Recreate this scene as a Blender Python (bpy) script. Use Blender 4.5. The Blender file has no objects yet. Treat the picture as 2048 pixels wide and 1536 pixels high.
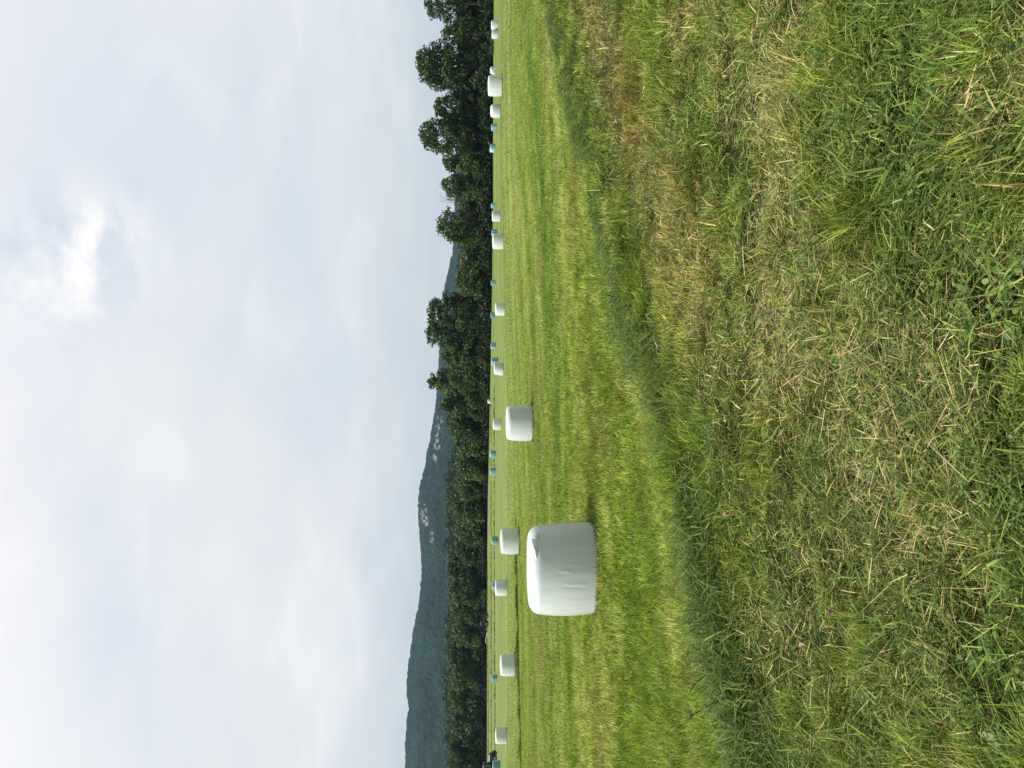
import bpy, math, random
import numpy as np
from mathutils import Vector, Matrix

RNG = np.random.default_rng(11)
random.seed(11)
scene = bpy.context.scene
COL = scene.collection

# ------------------------------------------------------------------ camera model
F, EYE, HORIZON = 1538.0, 1.8, 972.0
PITCH = math.atan((1024 - HORIZON) / F)
SUN = Vector((-0.48, -0.13, 0.87)).normalized()


def ray(px, py):
    """Direction seen at photo pixel (px, py). The photo lies on its side: photo-left is up, photo-top is right."""
    u, v = 1536 - py, px
    f = Vector((0, math.cos(PITCH), -math.sin(PITCH)))
    up = Vector((0, math.sin(PITCH), math.cos(PITCH)))
    return f * F + Vector((1, 0, 0)) * (u - 768) + up * (1024 - v)


def ss(a, b, x):
    t = np.clip((np.asarray(x, float) - a) / (b - a), 0, 1)
    return t * t * (3 - 2 * t)


def hsh(i, j, seed):
    return np.modf(np.abs(np.sin(i * 127.1 + j * 311.7 + seed * 74.7) * 43758.5453))[0]


def vn(x, y, seed=0):
    x, y = np.asarray(x, float), np.asarray(y, float)
    i, j = np.floor(x), np.floor(y)
    fx, fy = x - i, y - j
    fx, fy = fx * fx * (3 - 2 * fx), fy * fy * (3 - 2 * fy)
    a = hsh(i, j, seed) * (1 - fx) + hsh(i + 1, j, seed) * fx
    b = hsh(i, j + 1, seed) * (1 - fx) + hsh(i + 1, j + 1, seed) * fx
    return a * (1 - fy) + b * fy


def fbm(x, y, seed=0, o=3):
    t, w, s = 0, 0.5, 0
    for k in range(o):
        t = t + w * vn(x * 2 ** k, y * 2 ** k, seed + 13 * k)
        s += w
        w *= 0.5
    return t / s


# swath line: loose cut grass pushed up along the edge of the last mown pass
R0 = np.array((-2.2, 5.1))
RT = np.array((0.61, 0.792))
RN = np.array((0.792, -0.61))


def sa(x, y):
    dx, dy = x - R0[0], y - R0[1]
    return dx * RN[0] + dy * RN[1], dx * RT[0] + dy * RT[1]


def sj(x, y):
    s, a = sa(x, y)
    return s + 0.9 * (fbm(x * 1.3, y * 1.3, 23) - 0.5) + 0.8 * (fbm(x * 0.35, y * 0.35, 24) - 0.5)


def ridge_amp(a):
    return (0.45 + 0.75 * vn(a * 0.9, a * 0 + 3.3, 5)) * (1 - ss(26, 40, a))


def Z(x, y):
    x, y = np.asarray(x, float), np.asarray(y, float)
    d = np.hypot(x, y)
    z = -0.2 * ss(9, 30, y) + 1.7 * ss(120, 300, y)
    z = z + 0.72 * np.exp(-((x - 22) ** 2 + (y - 57) ** 2) / (2 * 13.0 ** 2))
    s, a = sa(x, y)
    w = 0.28 + 0.1 * vn(a * 0.5, a * 0, 8)
    so = s + 0.25 * (vn(a * 0.6, a * 0 + 1.7, 21) - 0.5)
    z = z + 0.055 * ridge_amp(a) * np.exp(-so ** 2 / (2 * w * w)) * (y > 0)
    tuft = ss(0.3, 1.2, s) * (1 - ss(9, 16, d)) * (y > 0)
    z = z + tuft * (0.11 * (fbm(x * 1.9, y * 1.9, 6) - 0.5) + 0.07 * (vn(x * 6.5, y * 6.5, 7) - 0.5))
    z = z + 0.05 * (fbm(x * 0.9, y * 0.9, 3) - 0.5) * (1 - ss(30, 60, d)) + 0.25 * (fbm(x * 0.05, y * 0.05, 4) - 0.5) * ss(15, 60, d) * (1 - ss(900, 1500, d)) * 0.6
    phi = np.degrees(np.arctan2(x, y))
    foot = ss(360, 640, d) * (1 - ss(800, 1300, d)) * (1 - ss(-8, 4, phi)) * (18 + 5 * (vn(phi * 0.35, phi * 0, 31) - 0.5)) * (y > 0)
    return z + foot


def ground(px, py):
    d = ray(px, py).normalized()
    t, prev = 1.0, 0.0
    while t < 900:
        p = Vector((0, 0, EYE)) + d * t
        if p.z <= float(Z(p.x, p.y)):
            lo, hi = prev, t
            for _ in range(30):
                m = (lo + hi) / 2
                q = Vector((0, 0, EYE)) + d * m
                if q.z <= float(Z(q.x, q.y)):
                    hi = m
                else:
                    lo = m
            q = Vector((0, 0, EYE)) + d * hi
            return Vector((q.x, q.y, float(Z(q.x, q.y))))
        prev = t
        t *= 1.01
    p = Vector((0, 0, EYE)) + d * 260
    return Vector((p.x, p.y, float(Z(p.x, p.y))))


# ------------------------------------------------------------------ mesh helpers
def mk(name, V, quads=None, tris=None, mat=None, col=None, smooth=False, parent=None):
    me = bpy.data.meshes.new(name)
    V = np.asarray(V, np.float32).reshape(-1, 3)
    me.vertices.add(len(V))
    me.vertices.foreach_set('co', V.ravel())
    lists, starts, n = [], [], 0
    for arr, k in ((quads, 4), (tris, 3)):
        if arr is not None and len(arr):
            arr = np.asarray(arr, np.int32).reshape(-1, k)
            lists.append(arr.ravel())
            starts.append(n + np.arange(len(arr)) * k)
            n += arr.size
    idx = np.concatenate(lists)
    st = np.concatenate(starts).astype(np.int32)
    me.loops.add(len(idx))
    me.loops.foreach_set('vertex_index', idx)
    me.polygons.add(len(st))
    me.polygons.foreach_set('loop_start', st)
    me.update(calc_edges=True)
    me.polygons.foreach_set('use_smooth', np.full(len(st), bool(smooth)))
    if col is not None:
        a = me.attributes.new('Col', 'FLOAT_COLOR', 'POINT')
        c = np.ones((len(V), 4), np.float32)
        c[:, :3] = col
        a.data.foreach_set('color', c.ravel())
    if mat:
        me.materials.append(mat)
    ob = bpy.data.objects.new(name, me)
    COL.objects.link(ob)
    if parent:
        ob.parent = parent
    return ob


class Geo:
    """Collects tubes, boxes and lathes into one mesh."""

    def __init__(s):
        s.V, s.Q, s.T, s.n = [], [], [], 0

    def add(s, V, Q=(), T=()):
        V = np.asarray(V, float).reshape(-1, 3)
        s.V.append(V)
        if len(Q):
            s.Q.append(np.asarray(Q, int).reshape(-1, 4) + s.n)
        if len(T):
            s.T.append(np.asarray(T, int).reshape(-1, 3) + s.n)
        s.n += len(V)

    def tube(s, P, R, k=7):
        P = [Vector(p) for p in P]
        rings = []
        for i, p in enumerate(P):
            t = (P[min(i + 1, len(P) - 1)] - P[max(i - 1, 0)]).normalized()
            a = t.cross(Vector((0, 0, 1)) if abs(t.z) < 0.9 else Vector((1, 0, 0))).normalized()
            b = t.cross(a)
            r = R[i] if hasattr(R, '__len__') else R
            for j in range(k):
                th = 2 * math.pi * j / k
                rings.append(p + a * (r * math.cos(th)) + b * (r * math.sin(th)))
        V = [tuple(q) for q in rings]
        Q = [(i * k + j, i * k + (j + 1) % k, (i + 1) * k + (j + 1) % k, (i + 1) * k + j) for i in range(len(P) - 1) for j in range(k)]
        n = len(V)
        V += [tuple(P[0]), tuple(P[-1])]
        T = [(n, (j + 1) % k, j) for j in range(k)] + [(n + 1, (len(P) - 1) * k + j, (len(P) - 1) * k + (j + 1) % k) for j in range(k)]
        s.add(V, Q, T)
        return s

    def box(s, c, h, bev=0.0, taper=(1, 1)):
        """Box with chamfered vertical and horizontal edges: a stack of octagonal rings."""
        cx, cy, cz = c
        hx, hy, hz = h
        b = min(bev, hx * 0.9, hy * 0.9, hz * 0.9)
        lv = [(-hz, b), (-hz + b, 0), (hz - b, 0), (hz, b)] if b > 0 else [(-hz, 0), (hz, 0)]
        V = []
        for z, ins in lv:
            f = (z + hz) / (2 * hz)
            X, Y = (hx - ins) * (1 + (taper[0] - 1) * f), (hy - ins) * (1 + (taper[1] - 1) * f)
            c2 = max(b, 0.001)
            for x, y in ((X, Y - c2), (X - c2, Y), (-X + c2, Y), (-X, Y - c2), (-X, -Y + c2), (-X + c2, -Y), (X - c2, -Y), (X, -Y + c2)):
                V.append((cx + x, cy + y, cz + z))
        L = len(lv)
        Q = [(i * 8 + j, i * 8 + (j + 1) % 8, (i + 1) * 8 + (j + 1) % 8, (i + 1) * 8 + j) for i in range(L - 1) for j in range(8)]
        n = len(V)
        V += [(cx, cy, cz - hz), (cx, cy, cz + hz)]
        T = [(n, (j + 1) % 8, j) for j in range(8)] + [(n + 1, (L - 1) * 8 + j, (L - 1) * 8 + (j + 1) % 8) for j in range(8)]
        s.add(V, Q, T)
        return s

    def lathe_y(s, c, prof, k=28):
        """Revolve (radius, y) profile about the y axis through c."""
        V = []
        for r, y in prof:
            for j in range(k):
                th = 2 * math.pi * j / k
                V.append((c[0] + r * math.cos(th), c[1] + y, c[2] + r * math.sin(th)))
        L = len(prof)
        s.add(V, [(i * k + j, i * k + (j + 1) % k, (i + 1) * k + (j + 1) % k, (i + 1) * k + j) for i in range(L - 1) for j in range(k)])
        return s

    def build(s, name, mat, parent=None, smooth=False):
        return mk(name, np.concatenate(s.V), np.concatenate(s.Q) if s.Q else None, np.concatenate(s.T) if s.T else None, mat, None, smooth, parent)


def empty(name, loc, rz=0.0):
    o = bpy.data.objects.new(name, None)
    COL.objects.link(o)
    o.location = loc
    o.rotation_euler = (0, 0, rz)
    return o


def tag(o, label=None, cat=None, group=None, kind=None):
    for k, v in (('label', label), ('category', cat), ('group', group), ('kind', kind)):
        if v:
            o[k] = v
    return o


def copy_tree(o, parent=None):
    c = o.copy()
    COL.objects.link(c)
    c.parent = parent
    for ch in list(o.children):
        copy_tree(ch, c)
    return c


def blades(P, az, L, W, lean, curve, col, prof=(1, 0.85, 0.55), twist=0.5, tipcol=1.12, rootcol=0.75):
    """Strips of blade-shaped leaf. P base, az heading, lean start angle from vertical, curve added by the tip."""
    n, S = len(P), len(prof)
    wa = az + math.pi / 2 + RNG.normal(0, twist, n)
    wd = np.stack([np.cos(wa), np.sin(wa), RNG.normal(0, 0.35, n)], 1)
    hd = np.stack([np.cos(az), np.sin(az)], 1)
    rows, cols = [], []
    p = P.copy()
    for j in range(S + 1):
        f = j / S
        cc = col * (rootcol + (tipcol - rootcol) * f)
        if j < S:
            w = (W * prof[j] * 0.5)[:, None]
            rows += [p - wd * w, p + wd * w]
            cols += [cc, cc]
        else:
            rows.append(p.copy())
            cols.append(cc)
        th = lean + curve * (j + 0.5) / S
        st = L / S
        p = p + np.concatenate([hd * (np.sin(th) * st)[:, None], (np.cos(th) * st)[:, None]], 1)
    k = 2 * S + 1
    V = np.stack(rows, 1)
    # keep everything above the soil
    g = Z(V[:, :, 0], V[:, :, 1]) + 0.004
    V[:, :, 2] = np.maximum(V[:, :, 2], g)
    C = np.stack(cols, 1)
    b = (np.arange(n) * k)[:, None]
    Q = np.concatenate([b + np.array([[2 * j, 2 * j + 1, 2 * j + 3, 2 * j + 2]]) for j in range(S - 1)], 0) if S > 1 else np.zeros((0, 4), int)
    T = b + np.array([[2 * (S - 1), 2 * (S - 1) + 1, 2 * S]])
    return V.reshape(-1, 3), Q, T, C.reshape(-1, 3)


def join(parts):
    V, Q, T, C, n = [], [], [], [], 0
    for v, q, t, c in parts:
        V.append(v)
        Q.append(q + n)
        T.append(t + n)
        C.append(c)
        n += len(v)
    return np.concatenate(V), np.concatenate(Q), np.concatenate(T), np.concatenate(C)


# ------------------------------------------------------------------ materials
def new_mat(name):
    m = bpy.data.materials.new(name)
    m.use_nodes = True
    nt = m.node_tree
    return m, nt, nt.nodes, nt.links, nt.nodes['Principled BSDF'], nt.nodes['Material Output']


def leafy(name, rough=0.5, spec=0.3, trans=0.3, tint=(1.25, 1.2, 0.6), gain=1.0):
    m, nt, N, Lk, B, O = new_mat(name)
    at = N.new('ShaderNodeAttribute')
    at.attribute_name = 'Col'
    g = N.new('ShaderNodeMix')
    g.data_type = 'RGBA'
    g.blend_type = 'MULTIPLY'
    g.inputs[0].default_value = 1
    Lk.new(at.outputs['Color'], g.inputs[6])
    g.inputs[7].default_value = (gain, gain, gain, 1)
    Lk.new(g.outputs[2], B.inputs['Base Color'])
    B.inputs['Roughness'].default_value = rough
    B.inputs['Specular IOR Level'].default_value = spec
    t = N.new('ShaderNodeBsdfTranslucent')
    mu = N.new('ShaderNodeMix')
    mu.data_type = 'RGBA'
    mu.blend_type = 'MULTIPLY'
    mu.inputs[0].default_value = 1
    Lk.new(g.outputs[2], mu.inputs[6])
    mu.inputs[7].default_value = (*tint, 1)
    Lk.new(mu.outputs[2], t.inputs['Color'])
    mx = N.new('ShaderNodeMixShader')
    mx.inputs[0].default_value = trans
    Lk.new(B.outputs[0], mx.inputs[1])
    Lk.new(t.outputs[0], mx.inputs[2])
    Lk.new(mx.outputs[0], O.inputs['Surface'])
    return m


def plain(name, c, rough=0.5, metal=0.0, noise=0.0, scale=6.0):
    m, nt, N, Lk, B, O = new_mat(name)
    B.inputs['Roughness'].default_value = rough
    B.inputs['Metallic'].default_value = metal
    if noise:
        tc = N.new('ShaderNodeTexCoord')
        nz = N.new('ShaderNodeTexNoise')
        nz.inputs['Scale'].default_value = scale
        nz.inputs['Detail'].default_value = 6
        Lk.new(tc.outputs['Object'], nz.inputs['Vector'])
        r = N.new('ShaderNodeValToRGB')
        r.color_ramp.elements[0].position = 0.3
        r.color_ramp.elements[1].position = 0.7
        r.color_ramp.elements[0].color = (*[x * (1 - noise) for x in c], 1)
        r.color_ramp.elements[1].color = (*[min(1, x * (1 + noise)) for x in c], 1)
        Lk.new(nz.outputs['Fac'], r.inputs[0])
        Lk.new(r.outputs[0], B.inputs['Base Color'])
    else:
        B.inputs['Base Color'].default_value = (*c, 1)
    return m


def film(name, c0, c1, rough, bands=0.0):
    """Stretch film: faint vertical wrap seams, cloudy thickness, wrinkle bump."""
    m, nt, N, Lk, B, O = new_mat(name)
    tc = N.new('ShaderNodeTexCoord')
    mp = N.new('ShaderNodeMapping')
    mp.inputs['Scale'].default_value = (5, 5, 0.5) if not bands else (4, 4, 0.12)
    oi = N.new('ShaderNodeObjectInfo')
    sc = N.new('ShaderNodeMath')
    sc.operation = 'MULTIPLY'
    sc.inputs[1].default_value = 37.0
    Lk.new(oi.outputs['Random'], sc.inputs[0])
    ad = N.new('ShaderNodeVectorMath')
    ad.operation = 'ADD'
    Lk.new(tc.outputs['Object'], ad.inputs[0])
    Lk.new(sc.outputs[0], ad.inputs[1])
    Lk.new(ad.outputs[0], mp.inputs['Vector'])
    nz = N.new('ShaderNodeTexNoise')
    nz.inputs['Scale'].default_value = 1.6 if not bands else 1.1
    nz.inputs['Detail'].default_value = 5
    Lk.new(mp.outputs[0], nz.inputs['Vector'])
    r = N.new('ShaderNodeValToRGB')
    r.color_ramp.elements[0].position = 0.36
    r.color_ramp.elements[1].position = 0.64
    r.color_ramp.elements[0].color = (*c0, 1)
    r.color_ramp.elements[1].color = (*c1, 1)
    Lk.new(nz.outputs['Fac'], r.inputs[0])
    Lk.new(r.outputs[0], B.inputs['Base Color'])
    B.inputs['Roughness'].default_value = rough
    B.inputs['Specular IOR Level'].default_value = 0.4
    # film laps: broad strips, each a shade apart, with an edge that catches the light
    mp2 = N.new('ShaderNodeMapping')
    mp2.inputs['Scale'].default_value = (2.6, 2.6, 0.10)
    mp2.inputs['Rotation'].default_value = (0.10, 0.06, 0)
    Lk.new(ad.outputs[0], mp2.inputs['Vector'])
    lp = N.new('ShaderNodeTexNoise')
    lp.inputs['Scale'].default_value = 1.0
    lp.inputs['Detail'].default_value = 2
    Lk.new(mp2.outputs[0], lp.inputs['Vector'])
    st = N.new('ShaderNodeMath')
    st.operation = 'SNAP'
    st.inputs[1].default_value = 0.05
    Lk.new(lp.outputs['Fac'], st.inputs[0])
    lr = N.new('ShaderNodeValToRGB')
    lr.color_ramp.elements[0].position = 0.3
    lr.color_ramp.elements[1].position = 0.7
    lr.color_ramp.elements[0].color = (0.93, 0.945, 0.935, 1)
    lr.color_ramp.elements[1].color = (1.05, 1.05, 1.05, 1)
    Lk.new(st.outputs[0], lr.inputs[0])
    mm = N.new('ShaderNodeMix')
    mm.data_type = 'RGBA'
    mm.blend_type = 'MULTIPLY'
    mm.inputs[0].default_value = 1
    Lk.new(r.outputs[0], mm.inputs[6])
    Lk.new(lr.outputs[0], mm.inputs[7])
    Lk.new(mm.outputs[2], B.inputs['Base Color'])
    n2 = N.new('ShaderNodeTexNoise')
    n2.inputs['Scale'].default_value = 2.2
    n2.inputs['Detail'].default_value = 6
    n2.inputs['Roughness'].default_value = 0.55
    n2.inputs['Distortion'].default_value = 0.4
    Lk.new(mp.outputs[0], n2.inputs['Vector'])
    sm = N.new('ShaderNodeMath')
    sm.operation = 'ADD'
    Lk.new(n2.outputs['Fac'], sm.inputs[0])
    Lk.new(st.outputs[0], sm.inputs[1])
    bp = N.new('ShaderNodeBump')
    bp.inputs['Strength'].default_value = 0.09
    bp.inputs['Distance'].default_value = 0.03
    Lk.new(sm.outputs[0], bp.inputs['Height'])
    B.inputs['Coat Weight'].default_value = 0.25
    B.inputs['Coat Roughness'].default_value = 0.18
    Lk.new(bp.outputs[0], B.inputs['Normal'])
    return m


M = {}
M['grass'] = leafy('grass_blades', 0.6, 0.12, 0.30)
M['straw'] = leafy('dry_straw', 0.6, 0.15, 0.15, (1.1, 1.0, 0.8))
M['weed'] = leafy('weed_leaf', 0.45, 0.3, 0.22)
M['leaf'] = leafy('tree_leaf', 0.5, 0.25, 0.22, (1.2, 1.25, 0.5))
M['white'] = film('white_stretch_film', (0.635, 0.69, 0.685), (0.69, 0.73, 0.725), 0.30)
M['teal'] = film('teal_stretch_film', (0.05, 0.19, 0.23), (0.34, 0.58, 0.60), 0.28, 1)
M['bark'] = plain('bark', (0.09, 0.075, 0.06), 0.9, 0, 0.4, 5)
M['paint'] = plain('dark_green_paint', (0.012, 0.03, 0.025), 0.35, 0, 0.2)
M['rubber'] = plain('tyre_rubber', (0.012, 0.012, 0.013), 0.85, 0, 0.3, 9)
M['hub'] = plain('wheel_hub', (0.28, 0.24, 0.15), 0.5, 0, 0.25, 8)
M['grey'] = plain('grey_steel', (0.30, 0.31, 0.31), 0.45, 0.3, 0.15)
M['glass'] = plain('cab_glass', (0.03, 0.045, 0.05), 0.08)
M['pipe'] = plain('white_pipe_plastic', (0.72, 0.72, 0.68), 0.4, 0, 0.08)
M['stalk'] = plain('dead_stalk', (0.05, 0.046, 0.024), 0.8, 0, 0.3, 30)
M['deadleaf'] = plain('dead_leaf', (0.42, 0.20, 0.13), 0.7, 0, 0.3, 40)
M['purple'] = plain('clover_petals', (0.25, 0.06, 0.22), 0.6, 0, 0.3, 60)


def ground_mat():
    m, nt, N, Lk, B, O = new_mat('mown_field')
    geo = N.new('ShaderNodeNewGeometry')
    at = N.new('ShaderNodeAttribute')
    at.attribute_name = 'Col'

    def noise(sc, scale, det, rot, rgh=0.55):
        mp = N.new('ShaderNodeMapping')
        mp.inputs['Rotation'].default_value = (0, 0, rot)
        mp.inputs['Scale'].default_value = sc
        Lk.new(geo.outputs['Position'], mp.inputs['Vector'])
        t = N.new('ShaderNodeTexNoise')
        t.inputs['Scale'].default_value = scale
        t.inputs['Detail'].default_value = det
        t.inputs['Roughness'].default_value = rgh
        Lk.new(mp.outputs[0], t.inputs['Vector'])
        return t.outputs['Fac']

    rows = noise((0.035, 1, 1), 0.55, 5, math.radians(-14))
    fine = noise((0.10, 1, 1), 2.0, 6, math.radians(-20), 0.7)
    spk = noise((1, 1, 1), 9.0, 3, 0, 0.7)
    wide = noise((0.16, 1, 1), 0.075, 4, math.radians(-9), 0.6)

    def ramp(f, stops):
        r = N.new('ShaderNodeValToRGB')
        e = r.color_ramp.elements
        while len(e) < len(stops):
            e.new(0.5)
        for el, (p, c) in zip(e, stops):
            el.position = p
            el.color = (c, c, c, 1)
        Lk.new(f, r.inputs[0])
        return r.outputs[0]

    def mul(a, b):
        x = N.new('ShaderNodeMix')
        x.data_type = 'RGBA'
        x.blend_type = 'MULTIPLY'
        x.inputs[0].default_value = 1
        Lk.new(a, x.inputs[6])
        Lk.new(b, x.inputs[7])
        return x.outputs[2]

    c = mul(at.outputs['Color'], ramp(rows, [(0.3, 0.62), (0.5, 1.0), (0.7, 1.25)]))
    c = mul(c, ramp(wide, [(0.32, 0.74), (0.5, 1.0), (0.66, 1.2)]))
    c = mul(c, ramp(fine, [(0.3, 0.72), (0.5, 1.0), (0.7, 1.2)]))
    c = mul(c, ramp(spk, [(0.3, 0.6), (0.5, 1.0), (0.72, 1.35)]))
    Lk.new(c, B.inputs['Base Color'])
    B.inputs['Roughness'].default_value = 0.8
    B.inputs['Specular IOR Level'].default_value = 0.15
    bp = N.new('ShaderNodeBump')
    bp.inputs['Strength'].default_value = 0.5
    bp.inputs['Distance'].default_value = 0.04
    Lk.new(spk, bp.inputs['Height'])
    Lk.new(bp.outputs[0], B.inputs['Normal'])
    return m


# ------------------------------------------------------------------ grass colours by place
def field_color(x, y):
    """Mean colour of the mown field on the far side of the swath."""
    s, a = sa(x, y)
    r = s - 0.235 * a
    r2 = r + 1.2 * (fbm(x * 0.08, y * 0.08, 40) - 0.5)
    r2 = r2 + 0.35 * (vn(x * 0.6, y * 0.6, 46) - 0.5)
    t = vn(r2 * 0.42, a * 0.03, 41) * 0.30 + vn(r2 * 1.15, a * 0.05, 42) * 0.34 + vn(r2 * 3.1, a * 0.10, 47) * 0.36
    t = t + 0.42 * (fbm(x * 0.45, y * 0.45, 43) - 0.5) + 0.40 * (fbm(x * 2.2, y * 2.2, 48) - 0.5) * (1 - ss(20, 45, np.hypot(x, y)))
    t = t + 0.36 * np.exp(-((r2 + 6.6) / 0.9) ** 2) - 0.12 * np.exp(-((r2 + 11.5) / 1.6) ** 2) + 0.10
    t = np.clip((t - 0.22) / 0.62, 0, 1)[:, None]
    lo, mid, hi = np.array((0.118, 0.228, 0.025)), np.array((0.218, 0.312, 0.038)), np.array((0.370, 0.430, 0.110))
    c = np.where(t < 0.5, lo + (mid - lo) * t * 2, mid + (hi - mid) * (t * 2 - 1))
    br = np.clip((fbm(x * 0.5 + 9, y * 0.5, 45) - 0.56) * 4, 0, 1)[:, None] * 0.5
    return c * (1 - br) + np.array((0.27, 0.24, 0.085)) * br


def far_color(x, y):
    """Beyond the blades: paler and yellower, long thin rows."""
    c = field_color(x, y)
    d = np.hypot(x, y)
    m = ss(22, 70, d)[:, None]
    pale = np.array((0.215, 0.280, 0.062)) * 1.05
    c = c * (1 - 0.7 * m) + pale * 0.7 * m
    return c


def near_weights(x, y):
    """Brown stubble, straw litter and fresh green on the near side of the swath."""
    s, a = sa(x, y)
    w1 = s + 0.7 * (fbm(x * 0.6, y * 0.6, 50) - 0.5)
    brown = np.exp(-((w1 - 1.55 - 0.05 * np.maximum(a - 3, 0)) / 0.62) ** 2) * (0.15 + 0.85 * ss(0.8, 3.6, a)) * 1.25
    yy = y - 4.55 + 0.55 * (fbm(x * 0.9 + 2, y * 0.9, 51) - 0.5)
    straw = np.exp(-(yy / 0.46) ** 2) * ss(-0.5, 0.3, x) * (1 - ss(2.0, 2.9, x)) * (0.7 + 0.9 * vn(x * 2.2, y * 2.2, 53)) * 1.4
    straw = np.maximum(straw, 1.4 * np.clip(fbm(x * 0.9 + 4, y * 0.9, 52) - 0.52, 0, 1) * 2.2 * ss(1.6, 2.4, s))
    return np.clip(brown, 0, 1), np.clip(straw, 0, 1)


def near_color(x, y, rng):
    n = len(x)
    b, st = near_weights(x, y)
    t = fbm(x * 1.3, y * 1.3, 55)[:, None]
    g = np.array((0.078, 0.165, 0.022)) * (1 - t) + np.array((0.290, 0.350, 0.052)) * t
    k = rng.random(n)
    br = np.array((0.40, 0.315, 0.125)) * (0.6 + 0.7 * rng.random((n, 1)))
    sc = np.array((0.54, 0.44, 0.19)) * (0.55 + 0.7 * rng.random((n, 1)))
    c = g.copy()
    c = np.where((k < 0.70 * b)[:, None], br, c)
    k2 = rng.random(n)
    c = np.where((k2 < 0.6 * st + 0.03)[:, None], sc, c)
    return c


# ------------------------------------------------------------------ ground sheet
def build_ground():
    rad = [0.3]
    while rad[-1] < 4400:
        rad.append(rad[-1] * (1.012 if 1.5 < rad[-1] < 12 else 1.022 if rad[-1] < 60 else 1.045))
    rad = np.array(rad)
    fine = np.radians(np.arange(-48, 48.01, 0.3))
    rest = np.radians(np.arange(54, 312, 8))
    ang = np.concatenate([fine, rest])
    A, R = np.meshgrid(ang, rad)
    X, Y = np.sin(A) * R, np.cos(A) * R
    x, y = X.ravel(), Y.ravel()
    z = Z(x, y)
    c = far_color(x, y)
    s, a = sa(x, y)
    d = np.hypot(x, y)
    nb, ns = near_weights(x, y)
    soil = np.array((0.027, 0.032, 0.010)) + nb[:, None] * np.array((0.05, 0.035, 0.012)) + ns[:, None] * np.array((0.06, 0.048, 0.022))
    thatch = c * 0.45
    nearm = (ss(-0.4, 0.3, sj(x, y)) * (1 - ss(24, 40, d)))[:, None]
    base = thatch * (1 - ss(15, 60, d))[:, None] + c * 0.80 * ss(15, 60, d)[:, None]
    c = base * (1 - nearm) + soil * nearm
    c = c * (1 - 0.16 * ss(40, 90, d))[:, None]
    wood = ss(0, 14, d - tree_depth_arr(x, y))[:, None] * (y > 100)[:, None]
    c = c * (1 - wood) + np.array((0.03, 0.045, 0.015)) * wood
    na, nr = len(ang), len(rad)
    i, j = np.meshgrid(np.arange(nr - 1), np.arange(na), indexing='ij')
    j2 = (j + 1) % na
    Q = np.stack([i * na + j, (i + 1) * na + j, (i + 1) * na + j2, i * na + j2], -1).reshape(-1, 4)
    n0 = len(x)
    V = np.concatenate([np.stack([x, y, z], 1), [[0, 0, float(Z(0, 0.01))]]])
    T = np.stack([np.full(na, n0), np.arange(na), (np.arange(na) + 1) % na], 1)
    c = np.concatenate([c, c[:1]])
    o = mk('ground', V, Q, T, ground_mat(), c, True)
    tag(o, kind='structure')


# tree line: distance from the eye as a function of photo row
TU = np.array([-400, 0, 300, 500, 700, 900, 1124, 1536, 2000], float)
TD = np.array([296, 292, 282, 257, 218, 190, 176, 168, 164], float)


def tree_depth(u):
    return float(np.interp(u, TU, TD))


def tree_depth_arr(x, y):
    u = 768 + F * x / np.maximum(y, 1e-3)
    return np.interp(u, TU, TD) * np.hypot(1, np.clip(x / np.maximum(y, 1e-3), -0.6, 0.6))


def row_point(py, back=0.0):
    u = 1536 - py
    dy = tree_depth(u) + back
    x = (u - 768) / F * dy
    return Vector((x, dy, float(Z(x, dy))))


build_ground()

# ------------------------------------------------------------------ bales
# (photo row, row half-width, base column, colour, label)
WHITE = [
    (1135, 86.5, 1200, 'big white film-wrapped hay bale, nearest of all, with a bunched film tail'),
    (845.5, 35.5, 1068, 'second largest white film-wrapped bale, alone in mid-field'),
    (1082, 25, 1040, 'medium white wrapped bale just beyond the biggest bale'),
    (1175, 16, 1015, 'small white wrapped bale overlapping a teal bale beyond the biggest bale'),
    (1329.5, 20.5, 1032, 'medium white wrapped bale touching the dark windrow, nearest the white bent pipe'),
    (1471, 15, 1014, 'small white wrapped bale nearest to the parked tractor with the tan hub'),
    (849, 11, 1003, 'small white wrapped bale straight behind the second largest bale'),
    (802.5, 4.5, 982, 'tiny farthest white bale against the dark tree shade'),
    (737.5, 12.5, 1007, 'small tilted-looking white bale in front of a teal bale'),
    (618, 13, 1010, 'white wrapped bale in mid-field with a lone small teal bale at its corner'),
    (483, 15, 1008, 'white wrapped bale hiding half of a teal bale, with a smaller white bale near'),
    (432, 11, 1001, 'small white wrapped bale standing just beside a lone teal bale'),
    (222, 13, 1001, 'white bale with well-rounded shoulders between the largest far bale and a teal bale'),
    (171.5, 19.5, 1006, 'large white bale on a low rise before the tallest tree'),
    (141, 7, 991, 'small lumpy round white bale next to the large bale on the rise'),
    (50.2, 8.9, 996, 'white bale of the touching pair, the one nearer the top edge'),
    (69.2, 8.1, 996, 'white bale of the touching pair, the one farther from the top edge'),
    (299, 5.5, 988, 'tiny white bale peeking out from behind a teal bale'),
]
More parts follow.
